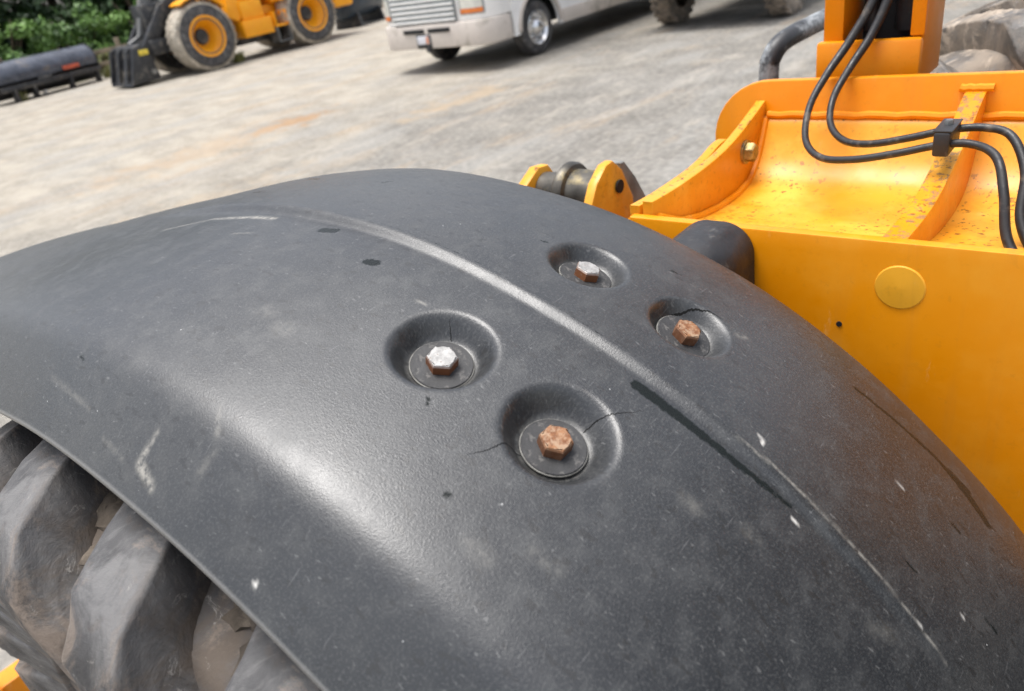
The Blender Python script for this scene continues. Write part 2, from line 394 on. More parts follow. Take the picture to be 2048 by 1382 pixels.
def fpt(a, ph, off=0., bowls=True):
    a = np.asarray(a, float); ph = np.asarray(ph, float)
    R = surfR(a, ph, bowls)+off; p = np.radians(ph)
    return np.stack([a+0*R, L0+R*np.sin(p), ZA+R*np.cos(p)], -1)
def seg_dist(A, PH, path, widths):
    """smallest (distance - half width) to a polyline given in (x, angle), metres on the surface"""
    best = np.full(A.shape, 9.)
    X, Y = A, PH*pi/180*.885
    for i in range(len(path)-1):
        (a0, p0), (a1, p1) = path[i], path[i+1]; y0, y1 = p0*pi/180*.885, p1*pi/180*.885
        dx, dy = a1-a0, y1-y0; t = np.clip(((X-a0)*dx+(Y-y0)*dy)/(dx*dx+dy*dy+1e-12), 0, 1)
        d = np.hypot(X-a0-t*dx, Y-y0-t*dy)-(widths[i]+(widths[i+1]-widths[i])*t)
        best = np.minimum(best, d)
    return best
def build_fender():
    # sample profile evenly along its length
    pr = PROF; s = np.concatenate([[0], np.cumsum(np.hypot(*np.diff(pr, axis=0).T))])
    n = int(s[-1]/.0025); sa = np.linspace(0, s[-1], n+1); a = np.interp(sa, s, pr[:, 0])
    a = np.clip(a, .134, .748)
    ph = np.arange(-84, 57.01, .19)
    # the inner edge keeps dropping: add rows below for the inner flange and the underside sheet
    A, P = np.meshgrid(a, ph)
    top = fpt(A, P)
    # last part of the profile is nearly vertical: radius from the profile itself
    rr = np.interp(sa, s, pr[:, 1])
    base = np.interp(a, PROF[:, 0], PROF[:, 1])
    top_r = np.hypot(top[..., 1]-L0, top[..., 2]-ZA)+(rr-base)[None, :]
    th = .0045
    ua = np.concatenate([[.134+.001, .134+.004], np.linspace(.16, .73, 30), [.7435]])
    UA, UP = np.meshgrid(ua, ph)
    und_r = surfR(UA, UP, False)-th-.002*ss(np.abs(UA-.44), .28, .31)
    for (ac, pc, ro, ri, dp) in BOWLS:
        und_r = und_r-(dp+.004)*(1-ss(np.hypot(UA-ac, (UP-pc)*pi/180*.885), ro+.012, ro+.035))
    und_r[:, 0] = top_r[:, 0]-.0015; und_r[:, 1] = top_r[:, 0]-.001+.003; und_r[:, -1] = top_r[:, -1]+.001
    fl_a = np.array([.749, .749, .7445]); fl_r = np.stack([top_r[:, -1]-.012, top_r[:, -1]-.03, top_r[:, -1]-.03], 1)
    a_all = np.concatenate([a, fl_a, ua[::-1]]); r_all = np.concatenate([top_r, fl_r, und_r[:, ::-1]], 1)
    m = len(a_all); k = len(ph); pp = np.radians(ph)[:, None]
    V = np.stack([np.broadcast_to(a_all, (k, m)), L0+r_all*np.sin(pp), ZA+r_all*np.cos(pp)], -1).reshape(-1, 3)
    i, j = np.meshgrid(np.arange(k-1), np.arange(m), indexing='ij'); j2 = (j+1) % m
    F = np.stack([i*m+j, i*m+j2, (i+1)*m+j2, (i+1)*m+j], -1).reshape(-1, 4)
    me = bpy.data.meshes.new('fender')
    me.vertices.add(len(V)); me.vertices.foreach_set('co', V.ravel())
    me.loops.add(F.size); me.loops.foreach_set('vertex_index', F.ravel().astype(np.int32))
    me.polygons.add(len(F)); me.polygons.foreach_set('loop_start', np.arange(0, F.size, 4, dtype=np.int32))
    me.polygons.foreach_set('use_smooth', np.ones(len(F), bool))
    me.update(calc_edges=True)
    # uv in metres
    s_all = np.concatenate([sa, s[-1]+np.array([.012, .03, .034]), s[-1]+.04+np.linspace(0, .8, len(ua))])
    UVv = np.stack([np.broadcast_to(s_all, (k, m)), np.broadcast_to(np.radians(ph)[:, None]*.885, (k, m))], -1).reshape(-1, 2)
    uvl = me.uv_layers.new(name='surface'); uvl.data.foreach_set('uv', UVv[F.ravel()].ravel().astype(np.float32))
    # stains
    wetm = np.full(A.shape, 9.); 
    for path, wd in WET: wetm = np.minimum(wetm, seg_dist(A, P, path, wd))
    WETV = 1-ss(wetm, -.0055, .0040)
    DU = np.zeros(A.shape)
    for path, wd, amt, soft in DUST: DU = np.maximum(DU, amt*(.5 if soft >= .005 else 1.)*(1-ss(seg_dist(A, P, path, wd), -soft, soft)))
    for (ac, pc, ro, ri, dp) in BOWLS:      # grey dust settled round the bottom of each recess
        r = np.hypot(A-ac, (P-pc)*pi/180*.885); DU = np.maximum(DU, .22*np.exp(-((r-ri+.002)/.0018)**2))
    CH = np.zeros(A.shape)
    for path, wd in CHIP: CH = np.maximum(CH, 1-ss(seg_dist(A, P, path, wd), -.0008, .0012))
    colr = np.zeros((k, m, 4), np.float32); colr[..., 3] = 1
    colr[:, :len(a), 0] = WETV; colr[:, :len(a), 1] = DU; colr[:, :len(a), 2] = CH
    colr[:, 0:2, 2] = np.maximum(colr[:, 0:2, 2], .16)          # worn pale lip
    at = me.attributes.new('stain', 'FLOAT_COLOR', 'POINT'); at.data.foreach_set('color', colr.ravel())
    me.materials.append(MATS['fender_plastic'])
    o = bpy.data.objects.new('fender', me); C.objects.link(o); attach(o, loader)
    tag(o, 'black grained plastic fender with four recessed bolts, cracks and wet streaks')
    return o
WET = [([(.4490, -28.7), (.4490, -30.66), (.4500, -32.88), (.4515, -35.76), (.4565, -38.53)], [.0068, .0064, .0052, .0042, .0030]),
       ([(.6536, -38.3), (.6622, -41.96), (.6672, -44.95)], [.0034, .0036, .0040]), ([(.6672, -44.9), (.6609, -47.6), (.6489, -49.6)], [.0040, .0074, .0058]), ([(.672, -45.8), (.667, -47.8)], [.0015, .0045]),
       ([(.4423, -3.8), (.4468, -4.8)], [.0066, .0066]), ([(.4138, -10.35), (.4165, -10.85)], [.0064, .0066]), ([(.2608, -25.9), (.2614, -26.05)], [.0032, .0032]),
       ([(.597, 11.0), (.585, 8.3)], [.0042, .004]), ([(.5785, -.46), (.5998, -1.0)], [.0038, .0016]), ([(.524, 12.3), (.5244, 11.0)], [.004, .004]),
       ([(.559, -17.0), (.561, -17.25)], [.0032, .003]), ([(.190, -.6), (.1895, -1.2)], [.0024, .002]), ([(.315, -21.4), (.311, -21.7)], [.0026, .0024]),
       ([(.4735, 0), (.4735, -13.6), (.4718, -22.4), (.4690, -29.9), (.4702, -34.3)], [.0004, .0008, .0010, .0009, .0006]),  # thin dark line along the rib's upper edge, drawn through the wet channel
       ([(.60, -47), (.601, -47.8)], [.0024, .003]), ([(.51, -45.0), (.512, -46.0)], [.002, .0028]), ([(.545, -51), (.546, -52)], [.0024, .003]), ([(.63, -24.5), (.632, -25.3)], [.0028, .002])]
DUST = [([(.1763, -10.63), (.156, -10.4), (.1498, -12.2)], [.0012, .0032, .0022], .95, .003), ([(.1881, -15.0), (.1736, -14.9)], [.002, .0035], .5, .005), ([(.21, -13.5), (.195, -14.6)], [.001, .002], .35, .003),
        ([(.4053, 14.8), (.4376, 9.96), (.447, 3.8), (.4471, 2.2)], [.001, .0022, .004, .003], .8, .0035), ([(.40, 3.0), (.408, 1.2)], [.001, .001], .5, .002),
        ([(.3076, -9.0), (.306, -9.6)], [.006, .006], .35, .009), ([(.30, -11.02), (.298, -11.6)], [.006, .007], .38, .009), ([(.2441, -28.4), (.2445, -29.2)], [.006, .006], .4, .007),
        ([(.3884, -34.3), (.3884, -35.0)], [.004, .004], .5, .007), ([(.4071, -37.5), (.4071, -38.0)], [.004, .003], .45, .006), ([(.3949, -15.7), (.397, -16.4)], [.001, .0015], .6, .002),
        ([(.4696, -34.3), (.4734, -36.9), (.4747, -41.0), (.4723, -45.5), (.4668, -49.4)], [.0009, .0012, .001, .0008, .0006], .75, .0012),
        ([(.17, 2), (.165, -4)], [.001, .0012], .3, .003), ([(.155, -6.5), (.152, -9)], [.001, .001], .3, .002), ([(.27, -30.6), (.273, -32)], [.004, .003], .35, .006), ([(.59, -30.7), (.596, -31.2)], [.002, .002], .5, .003), ([(.43, -45), (.44, -46)], [.004, .005], .3, .008)]
CHIP = [([(.4880, -35.2), (.4868, -35.6), (.4835, -35.55)], [.0006, .0011, .0004]), ([(.4486, -39.0), (.4482, -39.3)], [.0007, .0006]), ([(.3833, -19.5), (.386, -19.3)], [.0003, .0003]), ([(.1475, -21.2), (.1478, -21.3)], [.0012, .0012]), ([(.30, -43.1), (.3002, -43.2)], [.0008, .0008]),
        ([(.52, -49.3), (.5205, -49.6)], [.0005, .0007]), ([(.58, -43.0), (.5805, -43.5)], [.0005, .0005]), ([(.47, -47), (.4705, -47.3)], [.0005, .0006])]
fender = build_fender()

# recessed bolts and rubber washers
def surf_frame(a, ph, sink):
    P = fpt(a, ph, -sink, bowls=False); e = .004
    da = fpt(a+e, ph, -sink, False)-fpt(a-e, ph, -sink, False); dp = fpt(a, ph+.4, -sink, False)-fpt(a, ph-.4, -sink, False)
    X = Vector(da).normalized(); N = X.cross(Vector(dp)).normalized()
    if N.z < 0: N = -N
    Y = N.cross(X)
    return Matrix(((X.x, Y.x, N.x, P[0]), (X.y, Y.y, N.y, P[1]), (X.z, Y.z, N.z, P[2]), (0, 0, 0, 1)))
def hex_bolt(bm, af, h, rot):
    R = af/math.sqrt(3); rings = []
    for (rf, z) in ((1, 0), (1, h-.0022), (.93, h-.0006), (.86, h)):
        rings.append([bm.verts.new((R*rf*cos(rot+k*pi/3), R*rf*sin(rot+k*pi/3), z)) for k in range(6)])
    # round chamfer on top
    top = [bm.verts.new((af*.46*cos(rot+k*pi/6), af*.46*sin(rot+k*pi/6), h+.0001)) for k in range(12)]
    for a, b in zip(rings[:-1], rings[1:]):
        for k in range(6): bm.faces.new((a[k], a[(k+1) % 6], b[(k+1) % 6], b[k]))
    r = rings[-1]
    for k in range(6):
        bm.faces.new((r[k], top[2*k+1], top[2*k])); bm.faces.new((r[k], r[(k+1) % 6], top[(2*k+2) % 12], top[2*k+1]))
    bm.faces.new(top); bmesh.ops.recalc_face_normals(bm, faces=bm.faces[:])
BL = [('galvanised white bolt head with rusty flanks, left of the front pair', 'bolt_zinc', .15, .0240, .0105, (.06, -.02)),
      ('orange rusty bolt head in the nearest recess', 'bolt_rust', -.02, .0245, .0115, (-.03, .02)),
      ('galvanised white bolt head in the far recess', 'bolt_zinc', .42, .0235, .0100, (.04, .05)),
      ('orange rusty bolt head in the far right recess', 'bolt_rust', .28, .0230, .0110, (.10, -.06))]
for (ac, pc, ro, ri, dp), (lab, m, rot, af, hh_, tilt) in zip(BOWLS, BL):
    T = surf_frame(ac, pc, dp) @ Matrix.Rotation(tilt[0], 4, 'X') @ Matrix.Rotation(tilt[1], 4, 'Y')
    bm = NB(); lathe(bm, [(.0010, .001), (.0010, .0262), (.0016, .0270), (.0030, .0270), (.0035, .0264), (.0035, .001)], 56, 'z')
    o = obj('washer', bm, 'washer_rubber', fender); o.matrix_local = T
    bm = NB(); lathe(bm, [(.0008, .0264), (.0008, .0278), (.0022, .0279), (.0024, .0272)], 56, 'z'); o = obj('washer_rim', bm, 'washer_edge', fender); o.matrix_local = T
    bm = NB(); hex_bolt(bm, af, hh_, rot); bmesh.ops.translate(bm, verts=bm.verts, vec=(0, 0, .0034))
    o = obj('bolt', bm, m, fender, angle=25); o.matrix_local = T; tag(o, lab)
# cracks: thin dark slits standing a hair proud of the moulding
def crack(path, w0, n=14):
    path = np.array(path); t = np.linspace(0, len(path)-1, n*(len(path)-1)+1); k = np.arange(len(path))
    a = np.interp(t, k, path[:, 0]); p = np.interp(t, k, path[:, 1])
    a = a+RNG.normal(0, .00035, len(t)); p = p+RNG.normal(0, .02, len(t))
    X, Y = a, np.radians(p)*.885; dx, dy = np.gradient(X), np.gradient(Y); L = np.hypot(dx, dy)+1e-9
    nx, ny = -dy/L, dx/L; w = w0*np.interp(t/t[-1], [0, .15, .6, 1], [.8, 1, .7, .08])
    l = fpt(a+nx*w, p+np.degrees(ny*w/.885), .00035); r = fpt(a-nx*w, p-np.degrees(ny*w/.885), .00035)
    V = np.concatenate([l, r]); m = len(t); F = [(i, i+1, m+i+1, m+i) for i in range(m-1)]
    np_obj('crack', V, F, 'crack', fender)
crack([(.3925, -28.14), (.3995, -28.35), (.4076, -28.84), (.4312, -29.94)], .00055)
crack([(.3400, -26.7), (.3340, -26.2), (.3096, -25.7), (.2939, -25.1)], .00045)
crack([(.3915, -18.62), (.4, -17.95)], .0004)
crack([(.552, -26.68), (.5757, -26.8), (.5912, -27.5), (.5982, -28.45), (.5983, -29.4)], .0010)

# fender support tube between the fender and the frame
def beam_tube():
    o = [(.352, 1.40)]+[(.352+.040-.040*cos(radians(q)), 1.505+.040*sin(radians(q))) for q in range(0, 91, 10)]+[(.412+.040*sin(radians(q)), 1.505+.040*cos(radians(q))) for q in range(0, 91, 10)]+[(.452, 1.40)]
    bm = NB(); prism(bm, o, .742, .839, 'x', .002); return bm
obj('fender_support', beam_tube(), 'black_rubber', loader)

# yellow frame: near plate, far plate, trough floor, ribs
NA, ZN = .84, 1.537        # near plate x, top z
FA, ZF = 1.25, 1.625       # far plate x, top z
def arc(cx, cy, r, a0, a1, n=8): return [(cx+r*cos(radians(a0+(a1-a0)*i/n)), cy+r*sin(radians(a0+(a1-a0)*i/n))) for i in range(n+1)]
bm = NB(); prism(bm, [(-.14, .55), (.40, .55), (.56, .95), (.56, ZN-.03), (.53, ZN), (-.14, ZN+.003)], NA, NA+.016, 'x', .003); near_plate = obj('side_plate', bm, 'yellow_paint', loader)
bm = NB(); prism(bm, [(-.75, .55), (-.144, .55), (-.144, ZN+.001), (-.75, ZN+.004)], NA+.002, NA+.015, 'x', .003); obj('added_dark_panel', bm, 'black_steel', loader)  # unseen black panel added to keep yellow out of the fender's reflection
bm = NB(); lathe(bm, [(NA-.0035, .001), (NA-.0015, .0255), (NA-.0003, .0268), (NA+.004, .0268)], 40, 'x', (0, .184, 1.485)); obj('plug_disc', bm, 'yellow_faded', near_plate)
bm = NB(); lathe(bm, [(NA-.0012, .001), (NA-.0012, .0034), (NA+.003, .0036)], 16, 'x', (0, .247, 1.426)); obj('bolt_hole', bm, 'dark_cavity', near_plate)
bm = NB()
out = [(-.75, .55), (.45, .55), (.60, .95), (.60, 1.50)]+arc(.50, 1.525, .098, -5, 92, 9)+[(-.75, ZF+.012)]
prism(bm, out, FA, FA+.016, 'x', .003); far_plate = obj('side_plate', bm, 'yellow_paint', loader)
TROUGH = [(.858, 1.532), (.885, 1.519), (.93, 1.498), (.99, 1.482), (1.06, 1.472), (1.13, 1.470), (1.175, 1.478), (1.205, 1.500), (1.228, 1.535), (1.240, 1.560), (1.249, 1.566)]
sm = chaikin(TROUGH, 2); low = [(x, z-.012) for x, z in sm[::-1]]
bm = NB(); prism(bm, [tuple(p) for p in sm]+low, -.72, .535, 'y'); obj('trough_floor', bm, 'yellow_spotted', loader, angle=50)
def rib(l0, l1, tops, m, name='rib'):
    bm = NB(); t = chaikin(tops, 3); b = [(x, np.interp(x, [q[0] for q in TROUGH], [q[1] for q in TROUGH])-.01) for x, _ in t[::-1]]
    prism(bm, [tuple(p) for p in t]+[tuple(p) for p in b], l0, l1, 'y', .002); return obj(name, bm, m, loader, angle=50)
rib_l = rib(.505, .520, [(.860, 1.553), (.92, 1.549), (1.03, 1.549), (1.11, 1.556), (1.18, 1.572), (1.248, 1.592)], 'yellow_spotted')
rib(.526, .541, [(.860, 1.546), (.92, 1.542), (1.03, 1.542), (1.08, 1.548), (1.12, 1.558), (1.16, 1.556), (1.19, 1.50)], 'yellow_spotted')
rib_r = rib(.186, .212, [(.858, 1.535), (.93, 1.530), (1.0, 1.532), (1.08, 1.550), (1.16, 1.574), (1.22, 1.600), (1.249, 1.606)], 'yellow_chipped')
rib(-.26, -.235, [(.858, 1.535), (.93, 1.530), (1.0, 1.532), (1.08, 1.550), (1.16, 1.574), (1.22, 1.600), (1.249, 1.606)], 'yellow_chipped')
# weld bead along the trough and the far plate, and at rib ends
bm = NB(); tube(bm, [(1.2465, -.70+i*.02, 1.569+.0012*sin(i*2.1)) for i in range(61)], .006, 8); obj('weld_bead', bm, 'yellow_paint', far_plate)
bm = NB(); tube(bm, [(1.246, .178+i*.006, 1.608+.001*sin(i*3)) for i in range(8)], .006, 8); obj('weld_bead', bm, 'yellow_paint', far_plate)
bm = NB(); tube(bm, [(.87+i*.012, .502, float(np.interp(.87+i*.012, [q[0] for q in TROUGH], [q[1] for q in TROUGH]))+.002) for i in range(32)], .006, 8); obj('weld_bead', bm, 'yellow_paint', rib_l)
# lower flange under the left rib end (bright double bar in view)
def hexhead(bm, cen, axis, R, h):
    lathe(bm, [(0, .0005), (0, R), (h*.75, R), (h, R*.82), (h, .0005)], 6, axis, cen)
bm = NB(); lathe(bm, [(0, .0005), (0, .019), (-.004, .019), (-.004, .0005)], 24, 'y', (1.165, .505, 1.530)); hexhead(bm, (1.165, .501, 1.530), 'y', .0155, -.014); obj('bolt', bm, 'brass_bolt', rib_l)

# mast: square post with open front
bm = NB(); box(bm, 1.312, 1.43, .405, .436, 1.60, 2.35, bev=.003); mast = obj('mast', bm, 'yellow_paint', loader)
quick('side_wall', 'yellow_paint', mast, box, 1.312, 1.43, .288, .304, 1.60, 2.35, bev=.003)
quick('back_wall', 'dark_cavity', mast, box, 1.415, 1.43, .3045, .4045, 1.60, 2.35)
quick('front_lip', 'yellow_paint', mast, box, 1.304, 1.313, .286, .306, 1.672, 2.352, bev=.002)
quick('base_box', 'yellow_paint', mast, box, 1.296, 1.3115, .287, .442, 1.600, 1.670, bev=.006)
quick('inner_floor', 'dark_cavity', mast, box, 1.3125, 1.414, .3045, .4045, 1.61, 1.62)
quick('top_cap', 'yellow_paint', mast, box, 1.30, 1.435, .284, .44, 2.3525, 2.366, bev=.003)
bm = NB(); tube(bm, [(1.40, .388, 1.668), (1.40, .388, 2.35)], .010, 12); obj('inner_pipe', bm, 'black_steel', mast)
bm = NB(); tube(bm, [(1.40, .33, 1.668), (1.40, .33, 2.35)], .022, 12); obj('inner_pipe', bm, 'black_rubber', mast)

# hydraulic hoses: out of the mast, looping over the trough to the clamp and down to the right
HA = [(1.372, .352, 2.25), (1.365, .352, 2.0), (1.345, .354, 1.80), (1.315, .362, 1.73), (1.28, .384, 1.675), (1.235, .402, 1.635), (1.18, .408, 1.600), (1.12, .392, 1.567), (1.075, .355, 1.555), (1.055, .305, 1.560), (1.05, .25, 1.572), (1.053, .20, 1.584), (1.052, .165, 1.586), (1.03, .135, 1.578), (1.00, .118, 1.545), (.975, .105, 1.50), (.955, .08, 1.475), (.93, .03, 1.46), (.91, -.08, 1.46), (.91, -.25, 1.47), (.92, -.60, 1.47)]
HB = [(1.372, .334, 2.25), (1.365, .334, 2.0), (1.345, .334, 1.81), (1.315, .340, 1.735), (1.285, .355, 1.68), (1.25, .372, 1.642), (1.20, .380, 1.607), (1.155, .368, 1.580), (1.115, .336, 1.568), (1.095, .295, 1.570), (1.09, .245, 1.581), (1.092, .20, 1.592), (1.09, .160, 1.596), (1.075, .128, 1.590), (1.045, .105, 1.556), (1.01, .098, 1.51), (.985, .072, 1.477), (.962, .02, 1.462), (.95, -.08, 1.462), (.95, -.25, 1.47), (.955, -.60, 1.47)]
HOSE_SLOT = []
for H in (HA, HB):
    bm = NB(); hp = smooth_path(H, 8); tube(bm, hp, [float(np.interp(i/(len(hp)-1), [0, .14, .25, .32, .62, .75, 1], [.0078, .0078, .0060, .0050, .0050, .0060, .0066])) for i in range(len(hp))], 14); obj('hydraulic_hose', bm, 'hose_rubber', loader, angle=80)
def clampm():
    bm = NB(); box(bm, 1.040, 1.102, .188, .207, 1.572, 1.602, bev=.003); return bm
cl = obj('hose_clamp', clampm(), 'black_rubber', loader)
bm = NB(); box(bm, 1.042, 1.100, .1865, .2085, 1.6022, 1.6045, bev=.0008); obj('clamp_plate', bm, 'black_steel', cl)
bm = NB(); hexhead(bm, (1.073, .197, 1.6045), 'z', .0055, .006); obj('bolt', bm, 'grey_steel', cl)

# grab handle and pipe beyond the far plate
bm = NB(); tube(bm, smooth_path([(1.60, .640, 1.15), (1.60, .640, 1.45), (1.60, .640, 1.565), (1.605, .636, 1.592), (1.625, .628, 1.612), (1.67, .617, 1.622), (1.80, .600, 1.628), (1.98, .58, 1.63), (2.02, .575, 1.60), (2.02, .575, 1.2)], 8), .0205, 16); obj('grab_handle', bm, 'worn_black_tube', loader, angle=80)
bm = NB(); tube(bm, [(1.42, .52, 1.50), (1.62, .50, 1.54), (1.80, .49, 1.50)], .010, 10); obj('brake_pipe', bm, 'black_steel', loader)

# front pivot: two yellow ears on a dark pin
def ear(l0, l1, pts, m='yellow_spotted'):
    bm = NB(); prism(bm, pts, l0, l1, 'y', .004); return obj('pivot_ear', bm, m, loader)
e1 = ear(.722, .742, [(1.00, 1.25), (1.165, 1.25), (1.165, 1.44), (1.135, 1.500), (1.108, 1.524), (1.085, 1.523), (1.05, 1.50), (1.025, 1.465), (1.00, 1.40)])
e2 = ear(.872, .895, [(.99, 1.25), (1.15, 1.25), (1.15, 1.46), (1.115, 1.508), (1.085, 1.512), (1.04, 1.49), (1.01, 1.455), (.99, 1.40)])
bm = NB(); lathe(bm, [(.72, .0005), (.72, .012), (.7165, .012), (.7165, .0005)], 20, 'y', (1.115, 0, 1.475)); obj('grease_hole', bm, 'dark_cavity', e1)
bm = NB(); lathe(bm, [(.743, .0005), (.743, .043), (.797, .045), (.800, .053), (.806, .057), (.816, .057), (.822, .051), (.824, .036), (.870, .036), (.871, .0005)], 40, 'y', (1.095, 0, 1.463)); obj('pivot_pin', bm, 'grease_metal', loader)
bm = NB(); prism(bm, [(1.15, 1.25), (1.34, 1.25), (1.20, 1.465), (1.165, 1.505), (1.15, 1.505)], .735, .775, 'y', .004); obj('gusset', bm, 'pale_steel', loader)

# frame belly, axle, bucket (all low, behind the fender)
quick('belly_frame', 'yellow_paint', loader, box, .857, 1.249, -.70, .50, .60, 1.44, bev=.01)
bm = NB(); lathe(bm, [(.62, .001), (.62, .16), (.70, .17), (.78, .11), (1.80, .11), (1.85, .001)], 28, 'x', (0, L0, ZA)); obj('axle_housing', bm, 'yellow_paint', loader)
bk = NB(); prism(bk, [(1.98, .06), (2.56, .02), (2.60, .05), (2.16, .12), (2.06, .22), (2.05, .40), (1.99, .44), (1.95, .25)], .02, 2.42, 'x', .006); bucket = obj('bucket', bk, 'yellow_paint', loader)
for x0 in (.004, 2.4215): quick('bucket_side', 'yellow_paint', bucket, prism, [(1.96, .10), (2.55, .03), (2.58, .08), (2.10, .45), (1.96, .46)], x0, x0+.014, 'x', .003)
for x0 in (.95, 1.14):
    bm = NB(); tube(bm, [(x0, .80, 1.30), (x0, 1.35, .95), (x0, 1.98, .30)], .05, 10); obj('lift_arm', bm, 'yellow_paint', loader)

# engine cover and cab further back along the machine
quick('rear_body', 'black_steel', loader, box, .82, 1.95, -2.9, -.80, .60, 1.52, bev=.03)  # out of view; black instead of yellow to darken what the fender reflects
cabp = quick('cab', 'black_steel', loader, box, .80, 1.97, -2.3, -.90, 1.523, 1.66, bev=.01)
quick('cab_roof', 'black_steel', cabp, box, .76, 2.0, -2.36, -.84, 2.90, 3.05, bev=.04)
for x in (.80, 1.89):
    for y in (-2.3, -.98): quick('cab_post', 'black_steel', cabp, box, x, x+.08, y, y+.08, 1.661, 2.899, bev=.01)
for x in (.83, 1.93): quick('window', 'glass_dark', cabp, box, x, x+.008, -2.219, -.981, 1.661, 2.899)
for y in (-2.26, -.95): quick('window', 'glass_dark', cabp, box, .881, 1.889, y, y+.008, 1.661, 2.899)
quick('cab_seat', 'black_rubber', cabp, box, 1.15, 1.65, -1.9, -1.4, 1.661, 1.95, bev=.05); quick('seat_back', 'black_rubber', cabp, box, 1.15, 1.65, -2.02, -1.901, 1.9, 2.6, bev=.05)

# wheels: carcass with separate lugs
def carcass(hw, Ro, Rs, bead):
    prof = [(-hw*.80, bead-.005), (-hw*.86, bead+.01), (-hw*.97, bead+.10), (-hw, bead+.19), (-hw*.985, Rs-.10), (-hw*.93, Rs-.03), (-hw*.86, Rs), (-hw*.5, Ro-.004), (0, Ro), (hw*.5, Ro-.004), (hw*.86, Rs), (hw*.93, Rs-.03), (hw*.985, Rs-.10), (hw, bead+.19), (hw*.97, bead+.10), (hw*.86, bead+.01), (hw*.80, bead-.005)]
    p = chaikin(prof, 2); bm = NB(); lathe(bm, [tuple(q) for q in p], 96, 'x', cap=False); return bm
def lug_mesh(hw, Ro, Rs, Rt, side, skew, wtop, wbase):
    """one bar from the crown over the shoulder and down the sidewall; side=-1 is the -x end"""
    prof = chaikin([(-.04*hw, Ro), (hw*.5, Ro-.004), (hw*.86, Rs), (hw*.93, Rs-.03), (hw*.985, Rs-.10), (hw*1.0, Rs-.21)], 3)
    sl_ = np.concatenate([[0], np.cumsum(np.hypot(*np.diff(prof, axis=0).T))]); n = 20
    bm = NB(); rings = []
    for i in range(n):
        t = i/(n-1); q = t*sl_[-1]; x = np.interp(q, sl_, prof[:, 0]); R = np.interp(q, sl_, prof[:, 1])
        e = .012; x2 = np.interp(min(q+e, sl_[-1]), sl_, prof[:, 0]); R2 = np.interp(min(q+e, sl_[-1]), sl_, prof[:, 1]); x1 = np.interp(max(q-e, 0), sl_, prof[:, 0]); R1 = np.interp(max(q-e, 0), sl_, prof[:, 1])
        tx, tr = x2-x1, R2-R1; m_ = math.hypot(tx, tr); nx, nr = -tr/m_, tx/m_
        h = float(np.interp(t, [0, .45, .62, .80, 1], [Rt-Ro, Rt-Ro, Rt-Ro+.006, .030, .003])); ang = skew*float(np.interp(t, [0, .6, 1], [0, 1, 1.75]))
        g_ = float(np.interp(t, [0, .6, 1], [1, 1.25, 2.1])); ring = []
        for (hh, s_) in ((-.012, -wbase*g_), (h, -wtop*g_), (h, wtop*g_), (-.012, wbase*g_)):
            X, Rr = x+nx*hh, R+nr*hh; p = ang+s_/2/max(Rr, .4); ring.append(bm.verts.new((side*X, Rr*sin(p), Rr*cos(p))))
        rings.append(ring)
    for a, b in zip(rings[:-1], rings[1:]):
        for k in range(4): bm.faces.new((a[k], a[(k+1) % 4], b[(k+1) % 4], b[k]))
    bm.faces.new(rings[0]); bm.faces.new(rings[-1][::-1]); bmesh.ops.recalc_face_normals(bm, faces=bm.faces[:])
    es = [e for e in bm.edges if e.calc_face_angle(0) > radians(40)]
    bmesh.ops.bevel(bm, geom=es, offset=.0045, segments=2, affect='EDGES', profile=.6, clamp_overlap=True)
    bmesh.ops.subdivide_edges(bm, edges=[e for e in bm.edges if e.calc_length() > .022], cuts=1, use_grid_fill=True)
    for v in bm.verts: v.co += mnoise.noise_vector(v.co*38)*.0030+mnoise.noise_vector(v.co*110)*.0014
    return bm
def big_wheel(cx, cy, cz, hw, Rt, m, nl, phase, only=None):
    ty = obj('tyre', carcass(hw, Rt-.058, Rt-.075, .34), m, loader, angle=60)
    ty.location = (cx, cy, cz)
    protos = []
    for side in (-1, 1):
        me = None
        for k in range(nl):
            if me is None:
                o = obj('lug', lug_mesh(hw, Rt-.058, Rt-.075, Rt, side, radians(-16), .060, .088), m, ty, angle=75); me = o.data
            else:
                o = bpy.data.objects.new('lug', me); C.objects.link(o); o.parent = ty
            o.rotation_euler = (phase+2*pi*(k+(.5 if side > 0 else 0))/nl, 0, 0)
    bm = NB(); p = chaikin([(-hw*.86, .35), (-hw*.84, .365), (-hw*.78, .35), (-hw*.7, .32), (-hw*.3, .30), (-hw*.22, .15), (-hw*.5, .14), (-hw*.55, .10), (-hw*.55, .002)], 2); lathe(bm, [tuple(q) for q in p], 64, 'x', cap=False)
    rim = obj('wheel_rim', bm, 'yellow_paint', ty)
    for k in range(10):
        bm = NB(); hexhead(bm, (-hw*.26, .21*cos(k*pi/5), .21*sin(k*pi/5)), 'x', .016, -.02)
        obj('wheel_nut', bm, 'grey_steel', ty)
    return ty
t1 = big_wheel(.385, L0, ZA, .305, .773, 'tyre_rubber', 26, radians(-3.2))
tag(t1, 'scuffed dark lugged tyre under the black fender')
t2 = big_wheel(2.16, .06, .815, .305, .815, 'tyre_muddy', 24, radians(3))
tag(t2, 'mud-caked lugged tyre behind the yellow mast')
